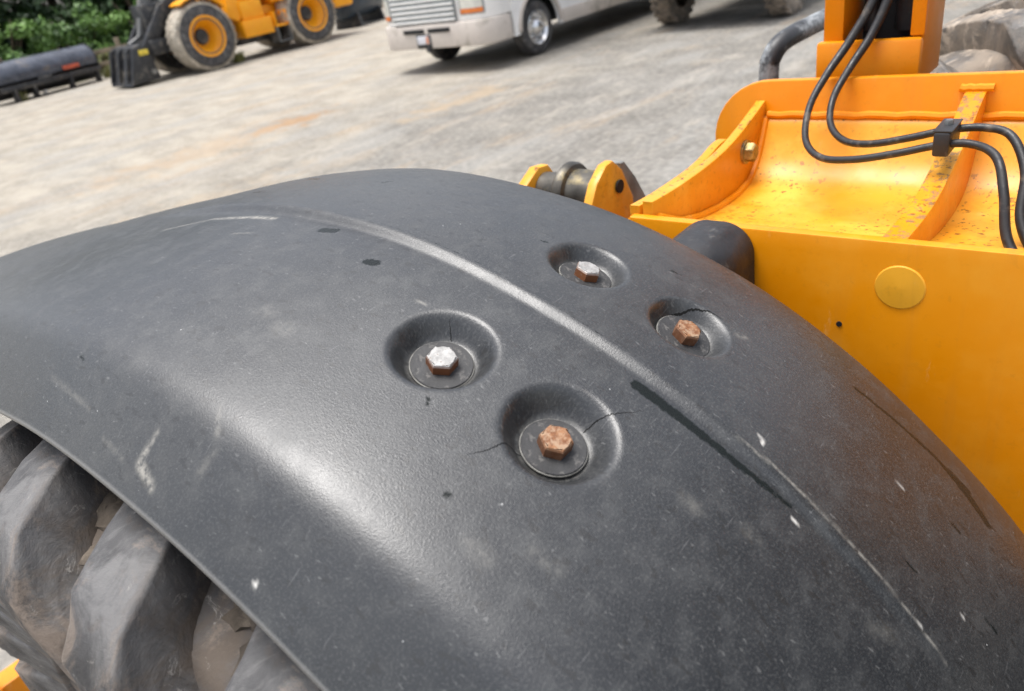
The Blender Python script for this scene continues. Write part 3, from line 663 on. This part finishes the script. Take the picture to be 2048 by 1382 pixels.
# dried mud packed between the near tyre's lugs
bm = NB()
for k in range(90):
    p = radians(random.uniform(-40, 16)); x = random.uniform(.085, .22); R = float(np.interp(x, [.08, .10, .13, .24], [.60, .655, .695, .712]))-.004
    r_ = random.uniform(.010, .026); c = Vector((x, L0+R*sin(p), ZA+R*cos(p))); off = Vector((random.random()*9, random.random()*9, k))
    vs = bmesh.ops.create_icosphere(bm, subdivisions=3, radius=1)['verts']
    for v in vs:
        d = v.co.normalized(); v.co = c+Vector((d.x*1.2, d.y*1.3, d.z*.8))*r_*(1+.55*mnoise.noise(d*1.6+off)+.22*mnoise.noise(d*5+off))
o = obj('packed_mud', bm, 'dried_mud', loader); tag(o, 'lumps of dried mud packed between the tyre lugs', kind='stuff')
# small moulding hairs on the near tyre's shoulder
bm = NB()
for k in range(26):
    p = radians(random.uniform(-38, 18)); R = random.uniform(.46, .60); x = .385-.305*1.0
    c = Vector((x-.001, L0+R*sin(p), ZA+R*cos(p))); d = Vector((-.003-random.random()*.003, random.uniform(-.007, .007), random.uniform(-.007, .007)))
    tube(bm, [c, c+d], .0008, 5)
o = obj('moulding_hairs', bm, 'black_rubber', loader); tag(o, kind='stuff')

# ------------------------------------------------------------------ background wheel loader
bl = thing('wheel_loader', 'yellow wheel loader with black front linkage parked at the lot edge', 'wheel loader', (12.95, 20.36, 0), math.atan2(.03, -1))
def far_wheel(x, y, out, R=.83, W=.64):
    s = out; hw = W/2
    p = chaikin([(-hw, .40), (-hw*1.02, .55), (-hw, R-.12), (-hw*.8, R-.02), (0, R), (hw*.8, R-.02), (hw, R-.12), (hw*1.02, .55), (hw, .40)], 2)
    bm = NB(); lathe(bm, [tuple(q) for q in p], 56, 'y', cap=False); ty = obj('tyre', bm, 'tyre_far', bl, angle=60); ty.location = (x, y, R)
    bm = NB(); lathe(bm, [(-hw*.97, R-.085), (-hw*.80, R-.012), (0, R+.004), (hw*.80, R-.012), (hw*.97, R-.085)], 56, 'y', cap=False)
    for k in range(30):
        for sd in (-1, 1):
            a0 = 2*pi*(k+(.5 if sd > 0 else 0))/30
            vs = []
            for (yy, aa) in ((0, 0), (sd*hw*.96, .09)):
                for da in (-.045, .045):
                    for rr in (R-.03, R+.022 if yy == 0 else R-.012):
                        q = a0+aa+da; vs.append(bm.verts.new((rr*sin(q), yy, rr*cos(q))))
            for q in ((0, 1, 3, 2), (4, 6, 7, 5), (1, 5, 7, 3), (0, 2, 6, 4), (0, 4, 5, 1), (2, 3, 7, 6)): bm.faces.new([vs[i] for i in q])
    bmesh.ops.recalc_face_normals(bm, faces=bm.faces[:])
    tr = obj('tread', bm, 'tyre_dusty', ty, smooth=False); tag(tr, kind='stuff')
    bm = NB(); lathe(bm, [(s*hw*a, r) for a, r in ((.96, .405), (1.01, .44), (1.03, .49), (1.0, .505), (.94, .48), (.80, .42), (.55, .33), (.1, .26), (-.05, .23), (-.06, .19))], 48, 'y', cap=False); rim = obj('wheel_rim', bm, 'yellow_far', ty)
    bm = NB(); lathe(bm, [(s*hw*a, r) for a, r in ((-.1, .22), (.0, .19), (.12, .17), (.14, .12), (.14, .001))], 32, 'y'); obj('hub', bm, 'black_steel', ty)
    return ty
for x in (1.68, -1.68):
    for y, s in ((.90, 1), (-.90, -1)): far_wheel(x, y, s)
def part(name, m, *boxes, bev=.02, parent=None):
    bm = NB()
    for b in boxes: box(bm, *b, bev=bev)
    return obj(name, bm, m, parent or bl)
part('front_frame', 'black_steel', (.55, 2.2, -.42, .42, .62, 1.35), (1.25, 2.05, -.40, .40, 1.35, 2.05))
part('front_axle', 'black_steel', (1.5, 1.86, -.62, .62, .66, 1.0))
part('rear_axle', 'black_steel', (-1.86, -1.5, -.62, .62, .66, 1.0))
part('belly', 'black_steel', (-.95, .5, -.55, .62, .38, .72))
part('rear_frame', 'yellow_far', (-2.6, -.1, -.5, .5, .72, 1.25))
part('side_tank', 'yellow_far', (-.40, .52, .55, 1.08, .56, .98), (-.25, .42, .55, 1.0, .98, 1.45))
bm = NB(); prism(bm, [(.52, .98), (.80, 1.15), (.72, 1.62), (.42, 1.62), (.30, 1.2)], .62, .95, 'y', .02); obj('fender', bm, 'yellow_far', bl)
bm = NB()
prism(bm, [( 1.68+cos(radians(q))*.95, .83+sin(radians(q))*.95) for q in range(60, 150, 9)]+[(1.68+cos(radians(q))*.91, .83+sin(radians(q))*.91) for q in range(141, 59, -9)], .66, 1.20, 'y'); obj('fender', bm, 'yellow_far', bl)
bm = NB(); prism(bm, [(-1.68+cos(radians(q))*.95, .83+sin(radians(q))*.95) for q in range(30, 150, 9)]+[(-1.68+cos(radians(q))*.91, .83+sin(radians(q))*.91) for q in range(141, 29, -9)], .66, 1.20, 'y'); obj('fender', bm, 'yellow_far', bl)
# step ladder: two square loops
for z0 in (.30, .70):
    bm = NB(); 
    for b in ((-.90, -.86, .70, 1.12, z0, z0+.36), (-.50, -.46, .70, 1.12, z0, z0+.36), (-.90, -.46, .70, 1.12, z0-.03, z0+.01)): box(bm, *b, bev=.006)
    obj('step', bm, 'grey_steel' if z0 < .5 else 'yellow_far', bl)
part('engine_hood', 'yellow_far', (-3.0, -.75, -.72, .72, 1.25, 2.15), bev=.08)
part('counterweight', 'yellow_far', (-3.35, -2.62, -1.05, 1.05, .80, 1.40), bev=.08)
cab = part('cab', 'yellow_far', (-.75, .72, -.72, .72, 1.45, 1.75), (-.78, .75, -.75, .75, 3.05, 3.2), bev=.03)
for x in (-.70, .62):
    for y in (-.70, .62): part('cab_post', 'black_steel', (x, x+.08, y, y+.08, 1.75, 3.05), parent=cab, bev=.01)
for y in (-.70, .685): part('window', 'glass_dark', (-.62, .62, y, y+.015, 1.75, 3.05), parent=cab, bev=0)
for x in (-.68, .665): part('window', 'glass_dark', (x, x+.015, -.62, .62, 1.75, 3.05), parent=cab, bev=0)
part('linkage_box', 'black_steel', (2.05, 2.72, -.34, .34, .95, 1.80), (2.25, 2.95, -.60, .60, .62, .98), bev=.05)
# lift arms, tilt linkage and coupler, all black
for y0 in (-.52, .36):
    bm = NB(); prism(bm, [(1.35, 2.0), (1.55, 2.08), (2.35, 1.72), (3.12, .86), (3.18, .50), (2.95, .46), (2.75, .85), (2.15, 1.42), (1.40, 1.75)], y0, y0+.16, 'y', .015); obj('lift_arm', bm, 'black_steel', bl)
bm = NB(); tube(bm, [(2.70, -.52, 1.02), (2.70, .52, 1.02)], .10, 16); obj('cross_tube', bm, 'grey_steel', bl)
bm = NB(); prism(bm, [(2.15, 2.25), (2.40, 2.30), (2.75, 1.45), (2.90, 1.10), (2.65, 1.05), (2.40, 1.45)], -.10, .10, 'y', .02); obj('tilt_lever', bm, 'grey_steel', bl)
for a, b in (((1.5, 0, 1.6), (2.22, 0, 2.18)), ((2.72, .0, 1.15), (3.2, 0, .95))):
    bm = NB(); tube(bm, [a, b], .055, 12); obj('hydraulic_cylinder', bm, 'grey_steel', bl)
bm = NB(); prism(bm, [(2.95, .10), (3.75, .06), (3.60, .45), (3.42, .92), (3.20, .96), (3.02, .62)], -.62, .62, 'y', .02); cp = obj('coupler_plate', bm, 'black_steel', bl)
bm = NB(); box(bm, 3.08, 3.32, .628, .66, .70, .82, bev=.01); obj('sticker', bm, 'sticker_yellow', cp)
for y in (-.45, 0, .45):
    bm = NB(); prism(bm, [(3.40, .93), (3.52, .66), (3.70, .20), (3.80, .10), (3.78, .22), (3.56, .86)], y-.03, y+.03, 'y', .006); obj('coupler_rib', bm, 'black_steel', cp)
bm = NB(); tube(bm, [(3.12, -.68, .28), (3.12, .70, .28)], .06, 14); obj('coupler_pin', bm, 'pale_steel', cp)
bm = NB(); lathe(bm, [(0, .001), (0, .09), (.06, .09), (.09, .05), (.09, .001)], 20, 'x', (2.08, .32, 1.88)); obj('headlight', bm, 'lamp_glass', bl)
bm = NB(); box(bm, 2.205, 2.24, .22, .38, 1.10, 1.18, bev=.01); obj('marker_light', bm, 'amber', bl)

# ------------------------------------------------------------------ motorhome
rv = thing('motorhome', 'white motorhome with silver grille and chrome front wheel', 'motorhome', (9.60, 9.60, 0), pi)
def rvp(name, m, fn, *a, parent=None, angle=35, **k):
    bm = NB(); fn(bm, *a, **k); return obj(name, bm, m, parent or rv, angle=angle)
def plan_front(x0, hw, r):          # rounded front plan outline, nose at +x
    pts = [(-.0, 0)]
    return [(x0-r-.25, hw)]+[(x0-r+r*sin(radians(q)), hw-r+r*cos(radians(q))) for q in range(0, 76, 15)]+[(x0-.02, .55), (x0, 0), (x0-.02, -.55)]+[(x0-r+r*sin(radians(q)), -(hw-r+r*cos(radians(q)))) for q in range(75, -1, -15)]+[(x0-r-.25, -hw)]
# front cap above the bumper, with an opening line left at the wheel arches
rvp('front_cap', 'rv_white', prism, plan_front(-.03, 1.25, .38), .80, 1.55, 'z', bev=.02)
rvp('cowl', 'rv_white', prism, plan_front(-.10, 1.24, .36), 1.552, 1.75, 'z', bev=.02)
bump_ = rvp('bumper', 'rv_bumper', prism, plan_front(.03, 1.27, .36), .42, .798, 'z', bev=.03)
# side with wheel arch, both sides
def side_panel(y0, y1):
    arch = [(-1.38+.56*cos(radians(q)), .44+.56*sin(radians(q))) for q in range(176, 3, -9)]
    pts = [(-9.2, .40), (-1.96, .40)]+arch+[(-.80, .42), (-.66, .42), (-.66, 1.75), (-9.2, 1.75)]
    bm = NB(); prism(bm, pts, y0, y1, 'y'); return obj('side_panel', bm, 'rv_white', rv, smooth=False)
side_panel(1.20, 1.262); side_panel(-1.262, -1.20)
for y in (1.2625, -1.2925):
    bm = NB(); a_ = [(-1.38+.62*cos(radians(q)), .44+.62*sin(radians(q))) for q in range(178, 1, -8)]; b_ = [(-1.38+.555*cos(radians(q)), .44+.555*sin(radians(q))) for q in range(2, 179, 8)]
    prism(bm, a_+b_, y, y+.03, 'y', .008); obj('arch_trim', bm, 'rv_bumper', rv)
rvp('underbody', 'dark_cavity', box, -9.1, -.6, -1.0, 1.0, .44, .74)
rvp('floor_skirt', 'rv_bumper', box, -9.2, -2.02, 1.264, 1.28, .40, .62, bev=.004)
rvp('body_upper', 'rv_white', box, -9.2, -.66, -1.26, 1.26, 1.7505, 3.25, bev=.06)
rvp('nose_upper', 'rv_white', prism, [(-.655, 1.755), (-.20, 1.755), (-.45, 2.75), (-.50, 3.2), (-.655, 3.24)], -1.22, 1.22, 'y', bev=.03)
rvp('windscreen', 'glass_dark', prism, [(-.21, 1.86), (-.17, 1.86), (-.40, 2.72), (-.44, 2.72)], -1.1, 1.1, 'y')
for i, x in enumerate((-2.4, -4.2, -6.2)): rvp('window', 'glass_dark', box, x-.55, x+.55, 1.255, 1.268, 2.0, 2.7, bev=.004)
# grille: frame and bright slats
gf = rvp('grille', 'grille_silver', box, -.035, -.012, -.86, .62, .815, 1.38, bev=.004)
for k in range(7):
    z = .830+k*.078; rvp('grille_slat', 'rv_white', box, -.013, .012, -.84, .60, z, z+.034, parent=gf, bev=.003)
# bumper slots, plate, tow hook, fog lamp dents
for y0, y1 in ((-.62, -.12), (-.04, .46)): rvp('air_slot', 'dark_cavity', box, -.05, .036, y0, y1, .665, .735, parent=bump_, bev=.01)
pl = rvp('number_plate', 'plate_white', box, .040, .055, -.30, -.02, .50, .63, bev=.003); rvp('plate_sticker', 'plate_orange', box, .0555, .058, -.08, -.03, .51, .62, parent=pl)
rvp('plate_frame', 'black_steel', box, .030, .0395, -.33, .01, .43, .65, bev=.004)
bm = NB(); lathe(bm, [(.03, .001), (.03, .05), (.08, .05), (.08, .001)], 16, 'x', (0, -.05, .42)); obj('tow_hook', bm, 'black_steel', rv)
rvp('bumper_recess', 'rv_bumper', box, -.05, .012, .72, 1.02, .57, .62, parent=bump_, bev=.02)
def corner_strip(y0, y1, off, z0, z1, name, m, parent=None):
    P = plan_front(-.03, 1.25, .38); ys = np.array([p[1] for p in P])[::-1]; xs = np.array([p[0] for p in P])[::-1]
    yy = np.linspace(y0, y1, 9); xx = np.interp(yy, ys, xs)
    out = [(x+off, y*(1+off*.4)) for x, y in zip(xx, yy)]; inn = [(x-.05, y) for x, y in zip(xx, yy)][::-1]
    return rvp(name, m, prism, out+inn, z0, z1, 'z', parent=parent)
for y0, y1 in ((.72, 1.12), (-1.12, -.92)):
    hl = corner_strip(y0-.03, y1+.02, .008, .885, 1.26, 'headlight_housing', 'grille_silver')
    corner_strip(y0, y1, .016, .975, 1.23, 'headlight', 'lamp_glass', hl); corner_strip(y0, y1, .020, .905, .972, 'turn_signal', 'amber', hl)
rvp('side_marker', 'amber', box, -.36, -.27, 1.19, 1.262, .66, .73, bev=.008)
def rv_wheel(x, y, s):
    bm = NB(); p = chaikin([(-.13, .27), (-.14, .36), (-.12, .425), (-.06, .44), (.06, .44), (.12, .425), (.14, .36), (.13, .27)], 2); lathe(bm, [tuple(q) for q in p], 40, 'y', cap=False); ty = obj('tyre', bm, 'tyre_far', rv); ty.location = (x, y, .44)
    bm = NB(); lathe(bm, [(s*a, r) for a, r in ((.11, .275), (.135, .28), (.14, .265), (.11, .245), (.06, .22), (.04, .16), (.10, .13), (.10, .11))], 36, 'y', cap=False); rim = obj('wheel_rim', bm, 'chrome', ty)
    bm = NB(); lathe(bm, [(s*a, r) for a, r in ((.05, .13), (.13, .125), (.16, .10), (.18, .06), (.185, .001))], 28, 'y'); obj('hub_cap', bm, 'chrome', ty)
    for k in range(8):
        bm = NB(); lathe(bm, [(s*.05, .018), (s*.09, .016), (s*.10, .001)], 8, 'y', (.185*cos(k*pi/4), 0, .185*sin(k*pi/4))); obj('wheel_nut', bm, 'chrome', ty)
for x in (-1.38, -6.9):
    rv_wheel(x, 1.06, 1); rv_wheel(x, -1.06, -1)

# ------------------------------------------------------------------ dark truck with big lugged tyres beyond the motorhome
tk = thing('dark_truck', 'dark truck on big chunky tyres parked right of the motorhome', 'truck', (13.35, 6.08, 0), pi)
def truck_wheel(x, y, s):
    R = .56
    bm = NB(); p = chaikin([(-.17, .30), (-.19, .42), (-.17, .52), (-.08, R-.02), (.08, R-.02), (.17, .52), (.19, .42), (.17, .30)], 2); lathe(bm, [tuple(q) for q in p], 40, 'y', cap=False); ty = obj('tyre', bm, 'tyre_muddy', tk); ty.location = (x, y, R)
    bm = NB()
    for k in range(22):
        for sd in (-1, 1):
            a0 = 2*pi*(k+.25*sd)/22; vs = []
            for yy in (0, sd*.18):
                for da in (-.07, .07):
                    for rr in (R-.08, R): vs.append(bm.verts.new((rr*sin(a0+da+abs(yy)*.3), yy, rr*cos(a0+da+abs(yy)*.3))))
            for q in ((0, 1, 3, 2), (4, 6, 7, 5), (1, 5, 7, 3), (0, 2, 6, 4), (0, 4, 5, 1), (2, 3, 7, 6)): bm.faces.new([vs[i] for i in q])
    bmesh.ops.recalc_face_normals(bm, faces=bm.faces[:]); tr = obj('tread', bm, 'tyre_muddy', ty, smooth=False); tag(tr, kind='stuff')
    bm = NB(); lathe(bm, [(s*a, r) for a, r in ((.16, .305), (.18, .31), (.16, .27), (.06, .22), (.05, .12), (.12, .10), (.12, .001))], 32, 'y'); obj('wheel_rim', bm, 'grey_steel', ty)
for x in (0, -4.2):
    truck_wheel(x, 1.02, 1); truck_wheel(x, -1.02, -1)
def tkp(name, m, *b, bev=.03, parent=None):
    bm = NB(); box(bm, *b, bev=bev); return obj(name, bm, m, parent or tk)
for y in (-.5, .42): tkp('chassis_rail', 'black_steel', -5.6, .9, y, y+.08, .70, .92)
for x in (0, -4.2): tkp('axle', 'black_steel', x-.08, x+.08, -.9, .9, .48, .64)
tkp('bumper', 'black_steel', .92, 1.05, -1.15, 1.15, .55, .85); tkp('cab_lower', 'dark_blue', -1.2, .9, -1.15, 1.15, .93, 1.75, bev=.06)
cb = tkp('cab_upper', 'dark_blue', -1.2, .55, -1.1, 1.1, 1.752, 2.6, bev=.1)
tkp('windscreen', 'glass_dark', .552, .562, -.98, .98, 1.85, 2.45, parent=cb, bev=0)
tkp('flatbed', 'grey_steel', -5.7, -1.3, -1.2, 1.2, 1.0, 1.15); tkp('headboard', 'black_steel', -1.4, -1.32, -1.15, 1.15, 1.152, 2.2)
bm = NB(); tube(bm, [(.35, 1.0, .70), (-1.6, .95, .66), (-3.6, 1.0, .70)], .05, 10); obj('side_bar', bm, 'grey_steel', tk)
bm = NB(); lathe(bm, [(-.5, .001), (-.5, .26), (-.47, .28), (.47, .28), (.5, .26), (.5, .001)], 24, 'x', (-2.2, .75, .62)); obj('fuel_tank', bm, 'black_steel', tk)

# ------------------------------------------------------------------ round drum attachment at the left edge
dr = thing('sweeper_attachment', 'long black rounded sweeper attachment lying by the bushes', 'attachment', (9.1, 24.75, 0), math.atan2(.16, 1))
def drp(name, m, fn, *a, angle=35, parent=None, **k):
    bm = NB(); fn(bm, *a, **k); return obj(name, bm, m, parent or dr, angle=angle)
pr_ = [(.44*cos(radians(q)), .64+.40*sin(radians(q))) for q in range(-50, 201, 10)]+[(.40*cos(radians(q)), .64+.36*sin(radians(q))) for q in range(200, -51, -10)]
hood = drp('hood', 'blue_black_steel', prism, pr_, -1.7, 1.45, 'x')
for x in (-1.722, 1.452): drp('end_plate', 'black_steel', prism, [(-.46, .30), (.46, .30), (.46, .70), (.30, 1.0), (0, 1.08), (-.30, 1.0), (-.46, .70)], x, x+.02, 'x', parent=hood)
drp('brush', 'black_rubber', lathe, [(-1.66, .05), (-1.66, .30), (1.40, .30), (1.40, .05)], 30, 'x', (0, 0, .40))
for x in (-1.3, -.75, .35, 1.2): drp('frame_leg', 'black_steel', box, x, x+.08, -.62, -.40, 0.001, .42, bev=.01)
drp('frame_beam', 'black_steel', box, -1.6, 1.4, -.60, -.47, .30, .42, bev=.01)
drp('sticker', 'sticker_red', box, .35, .85, -.475, -.452, .52, .62, parent=hood, bev=.003)
drp('hinge_plate', 'grey_steel', box, -.45, -.05, -.50, -.452, .44, .50, bev=.004)
drp('caster', 'grey_steel', lathe, [(-.03, .001), (-.03, .08), (.03, .08), (.03, .001)], 20, 'x', (-.55, -.70, .081))
drp('lifting_lug', 'wood', box, -1.15, -1.0, -.12, .06, 1.035, 1.14, bev=.02)

# ------------------------------------------------------------------ wooden rail fence
fe = thing('rail_fence', 'weathered wooden rail fence behind the loader and the sweeper attachment', 'fence', (11, 26, 0))
for i in range(7):
    bm = NB(); box(bm, -4.4+i*1.8, -4.28+i*1.8, -.06, .06, -.2, 1.0, bev=.01); obj('post', bm, 'wood', fe)
for z in (.34, .70):
    for i in range(6):
        bm = NB(); box(bm, -4.3+i*1.8, -2.52+i*1.8, -.10, -.065, z-.06, z+.07, bev=.006, mat=Matrix.Rotation(random.uniform(-.008, .008), 4, 'Y')); obj('rail', bm, 'wood', fe)

# ------------------------------------------------------------------ blue tank behind the loader
tn = thing('fuel_tank', 'dark blue storage tank on cradles behind the wheel loader', 'tank', (18.4, 21.6, 0), .35)
bm = NB(); lathe(bm, [(-1.3, .001), (-1.28, .25), (-1.2, .45), (-1.05, .55), (1.05, .55), (1.2, .45), (1.28, .25), (1.3, .001)], 40, 'x', (0, 0, .80)); obj('shell', bm, 'dark_blue', tn)
for x in (-.8, .8):
    bm = NB(); prism(bm, [(-.5, 0.001), (.5, 0.001), (.42, .45), (.2, .28), (-.2, .28), (-.42, .45)], x-.06, x+.06, 'x'); obj('cradle', bm, 'black_steel', tn, smooth=False)
bm = NB(); lathe(bm, [(1.33, .12), (1.44, .12), (1.45, .001)], 20, 'z', (.3, 0, 0)); obj('filler_cap', bm, 'black_steel', tn)

# ------------------------------------------------------------------ shrubs, trees and weeds
def leaves(n, centers, size, tint_by_height=True):
    """n leaf quads spread over clumps (centre, radii)"""
    cw = np.array([c[3]*c[4]*c[5] for c in centers])**.66; cw /= cw.sum()
    idx = RNG.choice(len(centers), n, p=cw); cc = np.array(centers)[idx]
    d = RNG.normal(size=(n, 3)); d /= np.linalg.norm(d, axis=1)[:, None]
    rad = RNG.uniform(.55, 1.08, n)[:, None]
    P = cc[:, :3]+d*cc[:, 3:6]*rad
    P[:, 2] = np.maximum(P[:, 2], .03)
    nrm = d*.6+RNG.normal(size=(n, 3))*.6+np.array([0, 0, .4]); nrm /= np.linalg.norm(nrm, axis=1)[:, None]
    t = np.cross(nrm, RNG.normal(size=(n, 3))); t /= np.linalg.norm(t, axis=1)[:, None]; b = np.cross(nrm, t)
    s = (size*RNG.uniform(.6, 1.4, n))[:, None]
    V = np.stack([P-t*s, P-b*s*.45, P+t*s, P+b*s*.45], 1).reshape(-1, 3)
    F = np.arange(4*n).reshape(n, 4)
    tint = np.clip(RNG.uniform(0, .75, len(centers))[idx]+RNG.normal(0, .22, n), 0, 1)
    return V, F, np.repeat(tint, 4)
def leaf_obj(name, n, centers, size, m, parent):
    V, F, tint = leaves(n, centers, size)
    o = np_obj(name, V, F, m, parent, smooth=False)
    at = o.data.attributes.new('tint', 'FLOAT', 'POINT'); at.data.foreach_set('value', tint.astype(np.float32)); return o
def shrub(label, x, y, r, h, m, n=5200, size=.085):
    t = thing('shrub', label, 'shrub', (x, y, .05), group='shrubs along the lot edge')
    cs = []
    for k in range(26):
        q = random.uniform(0, 2*pi); rr = r*math.sqrt(random.random())*.85; zz = random.uniform(.12, 1)*h*(1-.35*rr/r)
        cs.append((rr*cos(q), rr*sin(q), zz, random.uniform(.22, .5)*r*.6, random.uniform(.22, .5)*r*.6, random.uniform(.2, .42)*r*.6))
    leaf_obj('foliage', n, cs, size, m, t)
    for k in range(5):
        q = random.uniform(0, 2*pi); bm = NB(); tube(bm, [(0, 0, -.1), (r*.25*cos(q), r*.25*sin(q), h*.4), (r*.6*cos(q), r*.6*sin(q), h*.85)], [.035, .025, .01], 6); obj('stem', bm, 'bark', t)
    return t
shrub('bright green shrub at the left edge above the sweeper attachment', 9.4, 28.0, 1.7, 2.3, 'leaf_green')
shrub('mid green shrub behind the right end of the sweeper attachment', 12.0, 28.4, 1.6, 2.1, 'leaf_green')
shrub('green shrub behind the wheel loader linkage', 14.6, 28.6, 1.6, 2.4, 'leaf_green')
shrub('yellowish dry shrub low under the rail fence by the coupler', 11.6, 26.9, .55, .6, 'leaf_dry', 1200, .06)
shrub('tall dark shrub behind the bright green shrub at the left edge', 8.2, 30.6, 2.3, 4.2, 'leaf_dark', 6500, .12)
shrub('tall dark shrub between the shrubs and the trees', 11.6, 30.8, 2.3, 4.4, 'leaf_dark', 6500, .12)
shrub('tall dark shrub behind the wheel loader linkage', 15.2, 31.0, 2.3, 4.2, 'leaf_dark', 6500, .12)
def tree(label, x, y, h, r, m):
    t = thing('tree', label, 'tree', (x, y, .04), group='trees behind the lot')
    bm = NB(); tube(bm, smooth_path([(0, 0, -.2), (.1, .05, h*.3), (-.05, .1, h*.6), (.1, 0, h*.9)], 4), [.22-.17*i/12 for i in range(13)], 10); tr = obj('trunk', bm, 'bark', t)
    cs = []
    for k in range(42):
        q = random.uniform(0, 2*pi); zz = h*random.uniform(.10, 1); rr = r*math.sqrt(random.random())*(1.05-.7*abs(zz/h-.45))
        cs.append((rr*cos(q), rr*sin(q), zz, r*random.uniform(.2, .42), r*random.uniform(.2, .42), r*random.uniform(.18, .34)))
        if k < 9:
            bm = NB(); tube(bm, [(0, .05, zz*.7), (rr*.5*cos(q), rr*.5*sin(q), zz*.85), (rr*cos(q), rr*sin(q), zz)], [.06, .04, .015], 6); obj('limb', bm, 'bark', t)
    leaf_obj('crown', 9000, cs, .16, m, t)
tree('dark leafy tree at the far left behind the shrubs', 8.4, 31.5, 6.5, 2.8, 'leaf_dark')
tree('dark leafy tree behind the sweeper attachment and shrubs', 13.2, 32.5, 7.5, 3.1, 'leaf_dark')
tree('dark leafy tree directly behind the wheel loader', 18.2, 33, 7.0, 3.0, 'leaf_dark')
def weed(label, x, y, n, h, m='leaf_dry'):
    V = []; F = []; ti = []
    for k in range(n):
        q = random.uniform(0, 2*pi); r0 = random.uniform(0, h*.6); ln = h*random.uniform(.5, 1.1); le = random.uniform(.1, .5); wd = .008+h*.012
        bx, by = r0*cos(q), r0*sin(q); tx, ty_ = bx+cos(q)*le*ln, by+sin(q)*le*ln; i = len(V)
        V += [(bx-wd*sin(q), by+wd*cos(q), 0), (bx+wd*sin(q), by-wd*cos(q), 0), (bx*.5+tx*.5+wd*.7*sin(q), by*.5+ty_*.5-wd*.7*cos(q), ln*.6), (tx, ty_, ln*.95), (bx*.5+tx*.5-wd*.7*sin(q), by*.5+ty_*.5+wd*.7*cos(q), ln*.6)]
        F += [(i, i+1, i+2, i+4), (i+4, i+2, i+3)]; ti += [random.random()]*5
    o = np_obj('weed_tuft', V, F, m, smooth=False); o.location = (x, y, 0.001)
    at = o.data.attributes.new('tint', 'FLOAT', 'POINT'); at.data.foreach_set('value', ti)
    tag(o, label, 'weed', 'weeds on the gravel lot')
weed('pale green weed under the wheel loader between its wheels', 12.2, 19.7, 140, .30)
weed('weeds growing at the left end of the sweeper attachment', 8.1, 24.2, 160, .28)
weed('weeds growing at the right end of the sweeper attachment', 11.0, 25.0, 160, .30)
